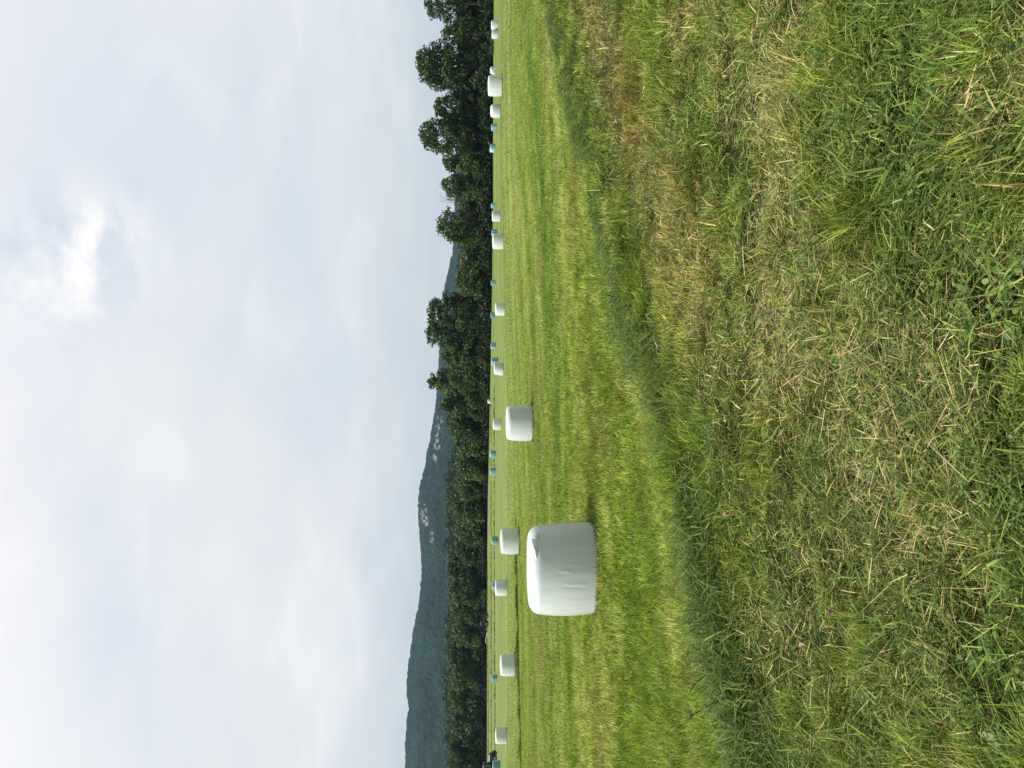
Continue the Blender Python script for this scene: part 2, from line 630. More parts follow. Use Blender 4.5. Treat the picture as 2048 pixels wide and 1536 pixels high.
TEAL = [
    (255, 7, 994, 'teal striped bale beside the white bale with rounded shoulders'),
    (294.5, 6.5, 991, 'small teal bale standing in front of a tiny white bale'),
    (411.5, 5.5, 991, 'small teal bale beside a white bale, under the bare twiggy tree'),
    (466, 7, 995, 'teal bale half hidden behind a larger white bale'),
    (565.5, 5.5, 991, 'lone small teal bale under the dip in the treeline'),
    (630.5, 5.5, 990, 'small teal bale at the corner of a white bale in mid-field'),
    (691.5, 6.5, 992, 'lone teal bale with dark tree shade right behind it'),
    (723.5, 8.5, 997, 'teal bale partly covered by a tilted-looking white bale'),
    (908, 7, 992, 'teal bale of the far pair between windrows, nearer the second largest bale'),
    (943, 7, 992, 'teal bale of the far pair between windrows, nearer the biggest bale'),
    (1081.5, 8.5, 997, 'teal striped bale straight beyond the medium white bale'),
    (1171.5, 8.5, 998, 'teal bale showing only over the top of a small white bale'),
    (1356, 7, 995, 'teal bale standing between windrows beyond the bale touching the dark windrow'),
    (1531, 9.5, 1001, 'dark teal bale cut off by the bottom edge, in front of the tractor'),
]


def bale_mesh(name, R, H, seed, mat, nu=112, nv=64, big=False, lump=0.0, lean=0.0, shoulder=0.15):
    rng = np.random.default_rng(seed)
    # flat base, rounded lower edge, slightly bulging side, softer shoulder, low dome on top
    rs, zs = [], []
    ct, cb = (0.21 if big else shoulder) * R, (0.10 if big else 0.08) * R
    pl = [(0.0, 0.0), ((R - cb) * 0.5, 0.0)]
    for k in range(9):
        th = math.radians(-90 + 90 * k / 8)
        pl.append((R - cb + cb * math.cos(th), cb + cb * math.sin(th)))
    for k in range(1, 12):
        pl.append((R, cb + (H - ct - cb) * k / 12))
    for k in range(11):
        th = math.radians(90 * k / 10)
        pl.append((R - ct + ct * math.cos(th), H - ct + ct * math.sin(th)))
    for k in range(1, 9):
        pl.append(((R - ct) * (1 - k / 8), H))
    pl = np.array(pl)
    cum = np.concatenate([[0], np.cumsum(np.hypot(*np.diff(pl, axis=0).T))])
    ff = np.linspace(0, cum[-1], nv)
    rs, zs = np.interp(ff, cum, pl[:, 0]), np.interp(ff, cum, pl[:, 1])
    rs = rs * (1 + (0.030 if big else 0.018) * np.sin(math.pi * np.clip(zs / H, 0, 1)) - (0.035 if big else 0.02) * (zs / H) ** 2)
    zs = zs + (zs > H * 0.5) * (0.032 if big else 0.045) * H * (1 - (rs / R) ** 2)
    rs, zs = np.array(rs), np.array(zs)
    A = np.linspace(0, 2 * math.pi, nu, endpoint=False)
    AA, RR = np.meshgrid(A, rs)
    ZZ = np.repeat(zs[:, None], nu, 1)
    side = ss(0.5, 0.95, RR / R)
    p1, p2 = rng.random(2) * 6
    dr = 0.010 * np.sin(2 * AA + p1) + 0.007 * np.sin(3 * AA + p2 + ZZ) + 0.016 * (fbm(AA * 1.91, ZZ * 1.2 + seed, seed, 2) - 0.5) + 0.003 * (vn(AA * 9.55, ZZ * 2.5, seed + 1) - 0.5)
    dr = dr + lump * (fbm(AA * 1.2, ZZ * 2.5, seed + 3) - 0.5)
    RR = RR + dr * side + side * R * 0.03 * np.clip(-np.cos(AA), 0, 1) * np.sin(math.pi * np.clip(ZZ / H, 0, 1))
    ZZ = ZZ + (1 - side) * 0.02 * (fbm(np.cos(AA) * RR * 3 + seed, np.sin(AA) * RR * 3, seed) - 0.5)
    if big:
        # short vertical slits and puckers in the film on the face towards the viewer
        for ang, z0, z1, amp in ((-1.72, 0.22, 0.62, 0.007), (-1.42, 0.46, 0.72, 0.006), (-1.98, 0.30, 0.56, 0.004), (-1.15, 0.30, 0.55, 0.004)):
            a0 = ang % (2 * math.pi)
            slope = 0.03
            da = AA - a0 - slope * (ZZ - z0)
            m = ss(z0, z0 + 0.1, ZZ) * (1 - ss(z1 - 0.1, z1, ZZ))
            RR = RR + amp * m * (np.exp(-(da / 0.022) ** 2) - 0.8 * np.exp(-((da + 0.05) / 0.03) ** 2))
    X, Y = RR * np.cos(AA) + lean * (ZZ - H / 2), RR * np.sin(AA)
    V = np.stack([X, Y, ZZ], -1).reshape(-1, 3)
    i, j = np.meshgrid(np.arange(nv - 1), np.arange(nu), indexing='ij')
    Q = np.stack([i * nu + j, i * nu + (j + 1) % nu, (i + 1) * nu + (j + 1) % nu, (i + 1) * nu + j], -1).reshape(-1, 4)
    return mk(name, V, Q, None, mat, None, True)


def film_tail(parent, ang, R, H, size):
    """Bunched end of the film tucked along the shoulder: a few flattened folds that run round the rim and taper off."""
    g = Geo()
    rng = random.Random(5)
    for k in range(4):
        P, Rd = [], []
        n = 9
        a0 = ang + k * 0.05
        span = size * (1.5 - 0.22 * k) / R
        for i in range(n):
            f = i / (n - 1)
            a = a0 - span * f
            drop = (0.02 + 0.35 * k * 0.12 + 0.55 * f * (0.3 + 0.18 * k)) * size
            rr = R * (0.915 + 0.035 * min(1, drop / (0.25 * size))) + 0.005 * rng.uniform(-1, 1)
            P.append((rr * math.cos(a), rr * math.sin(a), H * 1.0 - 0.05 * R - drop + 0.008 * rng.uniform(-1, 1)))
            Rd.append(size * (0.05 + 0.15 * math.sin(math.pi * (0.1 + 0.85 * f)) ** 1.2) * (1 - 0.45 * f))
        g.tube(P, Rd, 9)
    o = g.build('film_tail', M['white'], parent, True)
    o['label'] = 'bunched loose end of the film'
    return o


BALE_SPOTS = []
for kind, rows in (('white', WHITE), ('teal', TEAL)):
    for k, (py, hw, bx, label) in enumerate(rows):
        p = ground(bx, py)
        R = hw * p.y / F
        H = R * (1.52 if kind == 'white' else 1.62)
        R_ = R
        p = Vector((p.x, p.y + R * 0.93, 0))
        if k and kind == 'white' or kind == 'teal':
            p.x *= p.y / (p.y - R * 0.93)
        else:
            p.x *= p.y / (p.y - R * 0.93)
        R_ = R * p.y / (p.y - R * 0.93)
        big = (kind == 'white' and k == 0)
        H = R_ * (1.53 if big else 1.50 if kind == 'white' else 1.62)
        o = bale_mesh('hay_bale', R_, H, 20 + k + (50 if kind == 'teal' else 0), M[kind], 224 if big else 96, 120 if big else 56, big,
                      lump=0.30 if (kind == 'white' and k == 14) else 0.0,
                      lean=(0.12 if (kind == 'white' and k == 8) else random.uniform(-0.03, 0.03)) if not big else -0.015,
                      shoulder=0.40 if (kind == 'white' and k in (12, 14)) else random.uniform(0.11, 0.2))
        o.location = (p.x, p.y, float(Z(p.x, p.y - R * 0.9)) - 0.015)
        tag(o, label, 'hay bale', 'white wrapped bales' if kind == 'white' else 'teal wrapped bales')
        BALE_SPOTS.append((p.x, p.y, R_))
        if big:
            film_tail(o, math.radians(-34), R_, H, 0.27)
        elif kind == 'white' and k in (1, 2, 4):
            film_tail(o, math.radians(-150 if k == 1 else -40), R_, H, 0.13)


# ------------------------------------------------------------------ grass
def scatter(n, y0, y1, margin=1.3, half=0.5):
    """Points in the wedge of ground between two distances."""
    xs, ys = [], []
    tot = 0
    while tot < n:
        y = y0 + (y1 - y0) * RNG.random(n * 2)
        wmax = half * y1 + margin
        x = (RNG.random(n * 2) * 2 - 1) * wmax
        ok = np.abs(x) < half * y + margin
        xs.append(x[ok])
        ys.append(y[ok])
        tot += ok.sum()
    x, y = np.concatenate(xs)[:n], np.concatenate(ys)[:n]
    keep = np.ones(len(x), bool)
    for bx, by, br in BALE_SPOTS:
        if by < 75:
            keep &= (x - bx) ** 2 + (y - by) ** 2 > (br * 0.93) ** 2
    return x[keep], y[keep]


def pts(x, y, dz=0.0):
    return np.stack([x, y, Z(x, y) + dz], 1)


parts, sparts, wparts = [], [], []

# mown stubble beyond the swath
for (n, y0, y1, wid, hgt, prof) in ((90000, 4.6, 9.0, 0.0075, 0.08, (1, 0.7)), (170000, 9.0, 18.0, 0.0125, 0.085, (1, 0.7)), (230000, 16.0, 50.0, 0.024, 0.085, (1,)), (90000, 34.0, 86.0, 0.05, 0.09, (1,))):
    x, y = scatter(n, y0, y1)
    s, a = sa(x, y)
    fade = ss(34, 50, y) if 15 < y0 < 30 else ss(46, 86, y) + (1 - ss(34, 46, y)) if y0 > 30 else 0 * y
    k = ((sj(x, y) < 0) | (y > 40)) & (RNG.random(len(x)) > fade)
    x, y = x[k], y[k]
    m = len(x)
    fl = ss(14, 50, y)[:, None]
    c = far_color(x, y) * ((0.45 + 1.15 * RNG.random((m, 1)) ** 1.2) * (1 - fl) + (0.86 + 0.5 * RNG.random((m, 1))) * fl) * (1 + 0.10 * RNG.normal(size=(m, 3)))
    dry = (RNG.random((m, 1)) < 0.02 + 0.18 * np.clip(fbm(x * 1.7, y * 1.7, 65) - 0.47, 0, 1)[:, None] * 3)
    c = np.where(dry, np.array((0.46, 0.42, 0.17)) * (0.6 + 0.6 * RNG.random((m, 1))), c)
    q = 10.0 if y0 < 9 else 7.0 if y0 < 16 else 3.0 if y0 < 30 else 1.2
    clump = 0.6 * vn(x * q, y * q * 0.8, 67) + 0.4 * vn(x * q * 2.3, y * q * 2.0, 68)
    amp = 1.0 if y0 < 16 else 0.6 if y0 < 30 else 0.35
    c = c * (1 + amp * 1.35 * (clump[:, None] - 0.5))
    tall = (0.7 + 0.7 * fbm(x * 0.8, y * 0.8, 60)) * (1 + amp * 0.65 * (clump - 0.5))
    az = vn(x * q * 0.3, y * q * 0.3, 69) * 9 + RNG.normal(0, 1.2, m)
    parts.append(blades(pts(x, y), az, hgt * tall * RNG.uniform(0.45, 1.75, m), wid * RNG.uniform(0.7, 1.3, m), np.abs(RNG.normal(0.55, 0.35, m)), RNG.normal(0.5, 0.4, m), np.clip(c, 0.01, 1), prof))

# standing short grass and stubble on the near side
for (n, y0, y1, wid, prof) in ((150000, 1.7, 5.0, 0.0050, (1, 0.9, 0.55)), (200000, 5.0, 10.0, 0.0078, (1, 0.75)), (190000, 10.0, 26.0, 0.014, (1, 0.7))):
    x, y = scatter(n, y0, y1, 1.1)
    s, a = sa(x, y)
    b, st = near_weights(x, y)
    k = (sj(x, y) > -0.1) & (RNG.random(len(x)) > 0.45 * st)
    x, y, b, s, a = x[k], y[k], b[k], s[k], a[k]
    m = len(x)
    cl = fbm(x * 2.6, y * 2.6, 61)
    keep = RNG.random(m) < 0.10 + 0.30 * (1 - ss(1.0, 2.2, s)) + 2.6 * np.clip(cl - 0.22, 0, 1) + 0.75 * ss(5, 7.5, y)
    x, y, b, cl, s = x[keep], y[keep], b[keep], cl[keep], s[keep]
    m = len(x)
    c = near_color(x, y, RNG) * (0.36 + 1.20 * RNG.random((m, 1)) ** 1.2) * (1 + 0.10 * RNG.normal(size=(m, 3)))
    q = 13.0 if y0 < 4 else 10.0 if y0 < 9 else 6.0
    clump = 0.6 * vn(x * q, y * q * 0.8, 71) + 0.4 * vn(x * q * 2.2, y * q * 2.0, 72)
    c = c * (1 + 1.7 * (clump[:, None] - 0.5))
    az = vn(x * 2.2, y * 2.2, 62) * 9 + RNG.normal(0, 1.0, m)
    L = (0.032 + 0.24 * np.clip(cl - 0.36, 0, 1) + 0.04 * ss(4.2, 7, y)) * (1 + 0.8 * (clump - 0.5)) * RNG.uniform(0.5, 1.6, m) * (1 - 0.25 * b)
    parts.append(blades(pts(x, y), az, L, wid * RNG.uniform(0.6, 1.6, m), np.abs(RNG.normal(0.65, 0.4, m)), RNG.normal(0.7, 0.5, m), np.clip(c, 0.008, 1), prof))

# long lying leaves, in patches
for (n, y0, y1, wid) in ((32000, 1.7, 4.6, 0.0054), (18000, 4.6, 9.0, 0.0075)):
    x, y = scatter(n, y0, y1, 1.1)
    s, a = sa(x, y)
    k = (s > 0.1) & (RNG.random(len(x)) < 0.15 + 2.6 * np.clip(fbm(x * 0.9, y * 0.9, 64) - 0.46, 0, 1) + 0.20 * (1 - ss(2.6, 3.9, y)))
    x, y = x[k], y[k]
    m = len(x)
    t = RNG.random((m, 1))
    c = np.array((0.062, 0.150, 0.034)) * (1 - t) + np.array((0.24, 0.32, 0.058)) * t
    c = c * (0.34 + 1.15 * RNG.random((m, 1)) ** 1.3)
    az = vn(x * 0.9, y * 0.9, 63) * 8 + RNG.normal(0, 1.0, m)
    parts.append(blades(pts(x, y, RNG.uniform(0.0, 0.06, m)), az, RNG.uniform(0.06, 0.20, m), wid * RNG.uniform(0.6, 1.7, m), RNG.uniform(0.8, 1.5, m), RNG.uniform(0.0, 0.9, m), c, (0.7, 1, 0.85, 0.5), 0.5))

# short green clippings dropped by the mower, lying every way
for (n, y0, y1, wid) in ((78000, 1.7, 4.2, 0.0050), (70000, 4.2, 8.5, 0.0068), (40000, 8.5, 22.0, 0.012)):
    x, y = scatter(n, y0, y1, 1.1)
    s, a = sa(x, y)
    k = (s > 0.1) & (RNG.random(len(x)) < 0.12 + 2.0 * np.clip(fbm(x * 3.1, y * 3.1, 66) - 0.28, 0, 1))
    x, y = x[k], y[k]
    m = len(x)
    t = RNG.random((m, 1)) ** 1.3
    c = np.array((0.075, 0.150, 0.028)) * (1 - t) + np.array((0.38, 0.44, 0.105)) * t
    c = c * (0.30 + 1.05 * RNG.random((m, 1)) ** 1.3)
    az = RNG.random(m) * 6.283
    parts.append(blades(pts(x, y, RNG.uniform(0.0, 0.07, m)), az, RNG.uniform(0.025, 0.10, m) * (1 if y0 < 8 else 1.4), wid * RNG.uniform(0.6, 1.7, m), RNG.normal(1.3, 0.3, m), RNG.uniform(-0.1, 0.5, m), c, (0.9, 0.8), 0.8))

# taller tufts the baler left standing against the nearer bales
for bx, by, br in BALE_SPOTS:
    if by < 60:
        m = int(1500 * br / 0.7)
        th, rr = RNG.random(m) * 6.283, br * RNG.uniform(0.90, 1.12, m)
        x, y = bx + rr * np.cos(th), by + rr * np.sin(th)
        c = far_color(x, y) * (0.35 + 1.0 * RNG.random((m, 1)))
        parts.append(blades(pts(x, y), th + RNG.normal(0, 0.9, m), RNG.uniform(0.04, 0.12, m), 0.010 * by / 12 * RNG.uniform(0.7, 1.3, m), np.abs(RNG.normal(0.3, 0.25, m)), RNG.normal(0.5, 0.4, m), c, (1, 0.7)))

V, Q, T, C = join(parts)
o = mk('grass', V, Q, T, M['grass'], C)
tag(o, 'short mown green and yellow grass covering the field', 'grass', kind='stuff')

# dry cut stems
for (n, y0, y1, wid, lm) in ((48000, 1.7, 4.2, 0.0030, 1.0), (64000, 4.2, 8.5, 0.0044, 1.0), (34000, 8.5, 20.0, 0.009, 1.1)):
    x, y = scatter(n, y0, y1, 1.1)
    s, a = sa(x, y)
    b, st = near_weights(x, y)
    k = (s > 0.25) & (RNG.random(len(x)) < 0.04 + 0.9 * np.clip(fbm(x * 1.2 + 7, y * 1.2, 73) - 0.5, 0, 1) + 0.95 * st + 0.40 * b * (y < 8))
    x, y = x[k], y[k]
    m = len(x)
    c = np.array((0.58, 0.47, 0.22)) * (0.45 + 0.75 * RNG.random((m, 1))) * (1 + 0.06 * RNG.normal(size=(m, 3)))
    gr = RNG.random((m, 1)) < 0.35
    c = np.where(gr, c * np.array((0.62, 0.82, 0.42)), c)
    az = RNG.random(m) * 6.283
    sparts.append(blades(pts(x, y, RNG.uniform(0.004, 0.085, m) * RNG.random(m)), az, lm * (0.03 + RNG.gamma(2.0, 0.038, m)), wid * RNG.uniform(0.6, 1.6, m), RNG.normal(1.42, 0.16, m), RNG.normal(0.05, 0.12, m), np.clip(c, 0.02, 1), (1, 0.95), 0.3, 1.0, 1.0))
V, Q, T, C = join(sparts)
o = mk('cut_straw', V, Q, T, M['straw'], C)
tag(o, 'dry tan cut stems lying scattered over the near grass', 'straw', kind='stuff')

# broad-leaved weeds and clover in the near turf
n = 1700
x, y = scatter(n, 1.8, 7.5, 0.9)
s, a = sa(x, y)
b, st = near_weights(x, y)
k = (s > 1.9) & (RNG.random(len(x)) > 0.7 * st) & (fbm(x * 0.8, y * 0.8, 70) > 0.46)
x, y = x[k], y[k]
for kk in range(6):
    m = len(x)
    big = RNG.random(m) < 0.5
    az = kk * 1.047 + RNG.normal(0, 0.35, m)
    L = np.where(big, RNG.uniform(0.04, 0.095, m), RNG.uniform(0.015, 0.028, m))
    W = np.where(big, L * RNG.uniform(0.24, 0.36, m), L * 0.95)
    t = RNG.random((m, 1))
    c = np.array((0.060, 0.150, 0.022)) * (1 - t) + np.array((0.19, 0.28, 0.05)) * t
    off = np.where(big, 0.0, 0.02)
    P = pts(x + off * np.cos(az), y + off * np.sin(az), np.where(big, 0.02, RNG.uniform(0.03, 0.07, m)))
    wparts.append(blades(P, az, L, W, RNG.uniform(0.75, 1.25, m), RNG.uniform(0.3, 0.9, m), c * (0.8 + 0.4 * RNG.random((m, 1))), (0.25, 0.75, 1.0, 0.9, 0.6), 0.25))
V, Q, T, C = join(wparts)
o = mk('broadleaf_weeds', V, Q, T, M['weed'], C, True)
tag(o, 'low broad green weed leaves and clover among the near grass', 'weeds', kind='stuff')


# ------------------------------------------------------------------ windrows
def windrow(path, width, height, n, blen, bw, cols, label, droop=None, dens=None):
    path = [Vector(p) for p in path]
    seg = [(path[i + 1] - path[i]).length for i in range(len(path) - 1)]
    cum = np.concatenate([[0], np.cumsum(seg)])
    t = RNG.random(n) * cum[-1]
    px = np.interp(t, cum, [p.x for p in path])
    py = np.interp(t, cum, [p.y for p in path])
    d = (path[-1] - path[0]).normalized()
    nx, ny = d.y, -d.x
    off = RNG.normal(0, 0.42, n) * width / 2
    lump = 0.10 + 1.7 * vn(t / max(0.7, width * 0.8), t * 0, 77) ** 1.4
    keep = RNG.random(n) < 0.25 + 0.9 * lump
    t, px, py, off, lump = t[keep], px[keep], py[keep], off[keep], lump[keep]
    n = len(t)
    off = off * (0.7 + 0.6 * lump) + (vn(t / 1.6, t * 0, 78) - 0.5) * width * 0.9
    x, y = px + nx * off, py + ny * off
    h = height * lump * np.exp(-(off / (width * 0.45)) ** 2) * RNG.random(n)
    P = np.stack([x, y, Z(x, y) + h], 1)
    k = RNG.random((n, 1))
    c = np.array(cols[0]) * (1 - k) + np.array(cols[1]) * k
    c = c * (0.55 + 0.8 * RNG.random((n, 1)))
    az = math.atan2(d.y, d.x) + np.where(RNG.random(n) < 0.5, 0, math.pi) + RNG.normal(0.0, 0.8, n)
    if droop is not None:
        az = np.where(RNG.random(n) < 0.72, droop + RNG.normal(0, 0.55, n), az)
    V, Q, T, C = blades(P, az, blen * RNG.uniform(0.5, 1.5, n), bw * RNG.uniform(0.6, 1.5, n), RNG.uniform(0.7, 1.45, n), RNG.uniform(0.3, 1.1, n), c, (0.8, 1, 0.55) if bw < 0.03 else (1, 0.7), 0.5)
    o = mk('hay_windrow', V, Q, T, M['grass'], C)
    return tag(o, label, 'windrow', 'rows of cut grass')


e0, e1 = R0 - RT * 6, R0 + RT * 30
BLUE = ((0.030, 0.085, 0.018), (0.210, 0.280, 0.062))
parts = []
windrow([(e0[0], e0[1], 0), (R0[0] + RT[0] * 12, R0[1] + RT[1] * 12, 0), (e1[0], e1[1], 0)], 1.05, 0.19, 38000, 0.20, 0.0085, BLUE,
        'long dark green ridge of loose cut grass running across the near field', math.radians(125))
OLV = ((0.055, 0.070, 0.018), (0.20, 0.21, 0.065))


def gp(px, py):
    q = ground(px, py)
    return (q.x, q.y, 0)


a0, a1, a2 = gp(1032, 1035), gp(1037, 1250), gp(1043, 1536)
ext = (a2[0] + (a2[0] - a1[0]) * 1.0, a2[1] + (a2[1] - a1[1]) * 1.0, 0)
windrow([a0, a1, a2, ext], 0.6, 0.13, 11000, 0.22, 0.03, OLV, 'dark thin windrow of raked grass just beyond the biggest bale')
for v, y0, lab in ((976.8, 1120, 'faintest farthest windrow along the foot of the trees'), (983.5, 790, 'dark far windrow, the middle one of three near the trees'), (990.5, 770, 'dark far windrow nearest the viewer of the three near the trees')):
    A, Bp = gp(v - 1, y0), gp(v + 0.6, 1536)
    ex = (Bp[0] + (Bp[0] - A[0]) * 0.25, Bp[1] + (Bp[1] - A[1]) * 0.25, 0)
    windrow([A, Bp, ex], 0.9, 0.22, 4200, 0.45, 0.11, OLV, lab)


# ------------------------------------------------------------------ small near things
def stalk(name, pts3, r0, label, cat, heads=0):
    g = Geo()
    n = len(pts3)
    g.tube(pts3, [r0 * (1 - 0.6 * i / (n - 1)) for i in range(n)], 6)
    rr = random.Random(9)
    for k in range(heads):
        f = rr.uniform(0.25, 0.95) * (n - 1)
        i = min(int(f), n - 2)
        p = Vector(pts3[i]).lerp(Vector(pts3[i + 1]), f - i)
        d = Vector((rr.uniform(-1, 1), rr.uniform(-0.4, 0.4), rr.uniform(0.2, 1))).normalized()
        g.tube([p, p + d * 0.012, p + d * rr.uniform(0.025, 0.05)], [0.002, 0.0045, 0.001], 5)
    o = g.build(name, M['stalk'], None, True)
    return tag(o, label, cat)


q = ground(1478, 1392)
stalk('grass_stalk', [(q.x, q.y, q.z - 0.01), (q.x - 0.03, q.y + 0.01, q.z + 0.12), (q.x - 0.09, q.y + 0.03, q.z + 0.24), (q.x - 0.19, q.y + 0.05, q.z + 0.36), (q.x - 0.27, q.y + 0.06, q.z + 0.44)], 0.0042, 'dark dead stalk rising slantwise out of the cut-grass ridge', 'stalk', 16)
q = ground(1262, 584)
stalk('grass_stalk', [(q.x, q.y, q.z), (q.x - 0.06, q.y, q.z + 0.14), (q.x - 0.13, q.y, q.z + 0.27), (q.x - 0.19, q.y, q.z + 0.30), (q.x - 0.26, q.y - 0.02, q.z + 0.22), (q.x - 0.33, q.y - 0.05, q.z + 0.05)], 0.008, 'thin dark stem bent into an arch over the cut-grass ridge', 'stalk')

for (px, py, rot, sz, lab) in ((1560, 58, 0.3, 0.032, 'pinkish dead leaf lying nearest the top edge of the picture'), (1648, 142, 1.3, 0.036, 'curled reddish dead leaf, left one of two lying close together'), (1683, 136, 2.2, 0.036, 'curled reddish dead leaf, right one of two lying close together'), (1463, 1022, 0.8, 0.045, 'orange dead leaf beside the cut-grass ridge'), (1620, 1295, 2.0, 0.04, 'brown dead leaf in the grass towards the bottom edge')):
    q = ground(px, py)
    nseg = 8
    Vv, Qq = [], []
    for i in range(nseg + 1):
        f = i / nseg
        w = sz * 0.42 * math.sin(math.pi * min(0.98, f + 0.04)) ** 0.8
        for h in (-1, 0, 1):
            Vv.append(((f - 0.5) * sz * 2, h * w, 0.05 + 0.012 * abs(h) + 0.012 * math.sin(f * 5)))
    for i in range(nseg):
        for h in (0, 1):
            Qq.append((i * 3 + h, i * 3 + h + 1, i * 3 + h + 4, i * 3 + h + 3))
    o = mk('fallen_leaf', Vv, Qq, None, M['deadleaf'], None, True)
    o.location = q
    o.rotation_euler = (0.15, -0.2, rot)
    tag(o, lab, 'leaf')

q = ground(1696, 1223)
fl = empty('clover_flower', q)
tag(fl, 'tiny purple clover flower low in the near grass', 'flower')
g = Geo()
g.tube([(0, 0, 0), (0.004, 0, 0.05), (0.002, 0, 0.085)], [0.0015, 0.0013, 0.0012], 5)
g.build('stem', M['stalk'], fl)
g = Geo()
for k in range(60):
    th, ph = k * 2.399, math.acos(1 - 1.5 * (k + 0.5) / 60)
    d = Vector((math.sin(ph) * math.cos(th), math.sin(ph) * math.sin(th), math.cos(ph)))
    c0 = Vector((0.002, 0, 0.088))
    g.tube([c0 + d * 0.004, c0 + d * 0.010, c0 + d * 0.0135], [0.001, 0.0016, 0.0003], 4)
g.build('petals', M['purple'], fl)

# ------------------------------------------------------------------ tractor
def wheel(name, parent, x, y, r, w):
    e = empty(name, (x, y, r))
    e.parent = parent
    g = Geo()
    g.lathe_y((0, 0, 0), [(r * 0.58, -w * 0.42), (r * 0.62, -w * 0.5), (r * 0.86, -w * 0.5), (r * 0.95, -w * 0.42), (r * 0.965, 0), (r * 0.95, w * 0.42), (r * 0.86, w * 0.5), (r * 0.62, w * 0.5), (r * 0.58, w * 0.42)])
    nl = 22
    for k in range(nl):
        th = 2 * math.pi * k / nl
        for sd in (-1, 1):
            p0 = (math.cos(th) * r * 0.975, sd * w * 0.03, math.sin(th) * r * 0.975)
            p1 = (math.cos(th + 0.16) * r * 0.965, sd * w * 0.46, math.sin(th + 0.16) * r * 0.965)
            g.tube([p0, p1], r * 0.035, 4)
    g.build('tyre', M['rubber'], e, False)
    g = Geo()
    g.lathe_y((0, 0, 0), [(0.001, -w * 0.30), (r * 0.16, -w * 0.30), (r * 0.19, -w * 0.18), (r * 0.44, -w * 0.14), (r * 0.54, -w * 0.40), (r * 0.60, -w * 0.44), (r * 0.60, w * 0.44), (r * 0.54, w * 0.40), (r * 0.44, w * 0.14), (r * 0.19, w * 0.18), (r * 0.16, w * 0.30), (0.001, w * 0.30)])
    g.build('rim', M['hub'], e, True)
    return e


def make_tractor(loc, rz, label):
    t = empty('tractor', loc, rz)
    tag(t, label, 'tractor')
    g = Geo()
    g.box((0.95, 0, 1.12), (0.95, 0.36, 0.33), 0.08, (0.97, 0.82))
    g.box((1.86, 0, 1.08), (0.06, 0.30, 0.24), 0.04)
    g.build('hood', M['paint'], t)
    g = Geo()
    g.box((0.55, 0, 0.72), (1.35, 0.20, 0.16), 0.05)
    g.box((1.45, 0, 0.56), (0.12, 0.72, 0.09), 0.03)
    g.box((-0.75, 0, 0.80), (0.22, 0.75, 0.16), 0.05)
    g.build('chassis', M['rubber'], t)
    g = Geo()
    for sy in (-1, 1):
        g.tube([(0.02, 0.55 * sy, 0.95), (0.0, 0.60 * sy, 1.5), (-0.18, 0.62 * sy, 2.36)], 0.045, 6)
        g.tube([(-1.25, 0.58 * sy, 1.1), (-1.25, 0.62 * sy, 1.6), (-1.18, 0.62 * sy, 2.36)], 0.045, 6)
        g.tube([(-0.18, 0.62 * sy, 2.36), (-1.18, 0.62 * sy, 2.36)], 0.045, 6)
        g.tube([(0.02, 0.57 * sy, 1.35), (-1.25, 0.58 * sy, 1.35)], 0.035, 6)
    g.tube([(-0.18, -0.62, 2.36), (-0.18, 0.62, 2.36)], 0.04, 6)
    g.tube([(-1.18, -0.62, 2.36), (-1.18, 0.62, 2.36)], 0.04, 6)
    g.build('cab_frame', M['grey'], t)
    g = Geo()
    g.box((-0.68, 0, 2.45), (0.64, 0.70, 0.055), 0.03)
    g.build('roof', M['grey'], t)
    g = Geo()
    g.box((-0.62, 0, 1.86), (0.55, 0.545, 0.45), 0.02, (0.86, 1.03))
    g.build('cab_glass', M['glass'], t)
    g = Geo()
    g.box((-0.62, 0, 1.18), (0.58, 0.56, 0.2), 0.04)
    g.build('cab_body', M['paint'], t)
    g = Geo()
    g.tube([(0.75, 0.30, 1.4), (0.75, 0.30, 2.05), (0.72, 0.30, 2.2)], [0.05, 0.04, 0.04], 8)
    g.build('exhaust', M['grey'], t)
    for sy in (-1, 1):
        g = Geo()
        pr = []
        for k in range(9):
            th = math.radians(-5 + k * 20)
            pr.append((-0.75 + 0.86 * math.cos(th), sy * 0.86, 0.78 + 0.86 * math.sin(th)))
        V = []
        for p in pr:
            for dy, dr in ((-0.24, 0), (0.24, 0), (0.24, 0.03), (-0.24, 0.03)):
                f = 1 + dr / 0.86
                V.append((-0.75 + (p[0] + 0.75) * f, p[1] + dy, 0.78 + (p[2] - 0.78) * f))
        Qd = [(i * 4 + j, i * 4 + (j + 1) % 4, (i + 1) * 4 + (j + 1) % 4, (i + 1) * 4 + j) for i in range(8) for j in range(4)] + [(0, 1, 2, 3), (35, 34, 33, 32)]
        g.add(V, Qd)
        g.build('mudguard', M['paint'], t)
        wheel('wheel', t, 1.45, sy * 0.80, 0.47, 0.32)
        wheel('wheel', t, -0.75, sy * 0.86, 0.78, 0.44)
    return t


q = ground(994, 1515)
tr = make_tractor((q.x - 1.45, q.y + 0.8, q.z - 0.02), math.radians(-4), 'dark tractor with a tan wheel hub at the bottom edge of the picture')
q = ground(977.2, 1243)
t2 = copy_tree(tr)
t2.location = (q.x, q.y + 0.5, float(Z(q.x, q.y)) - 0.02)
t2.rotation_euler = (0, 0, math.radians(8))
t2.scale = (1.05, 1.05, 1.0)
tag(t2, 'dark tractor parked far off against the tree shade beside a white bent pipe')

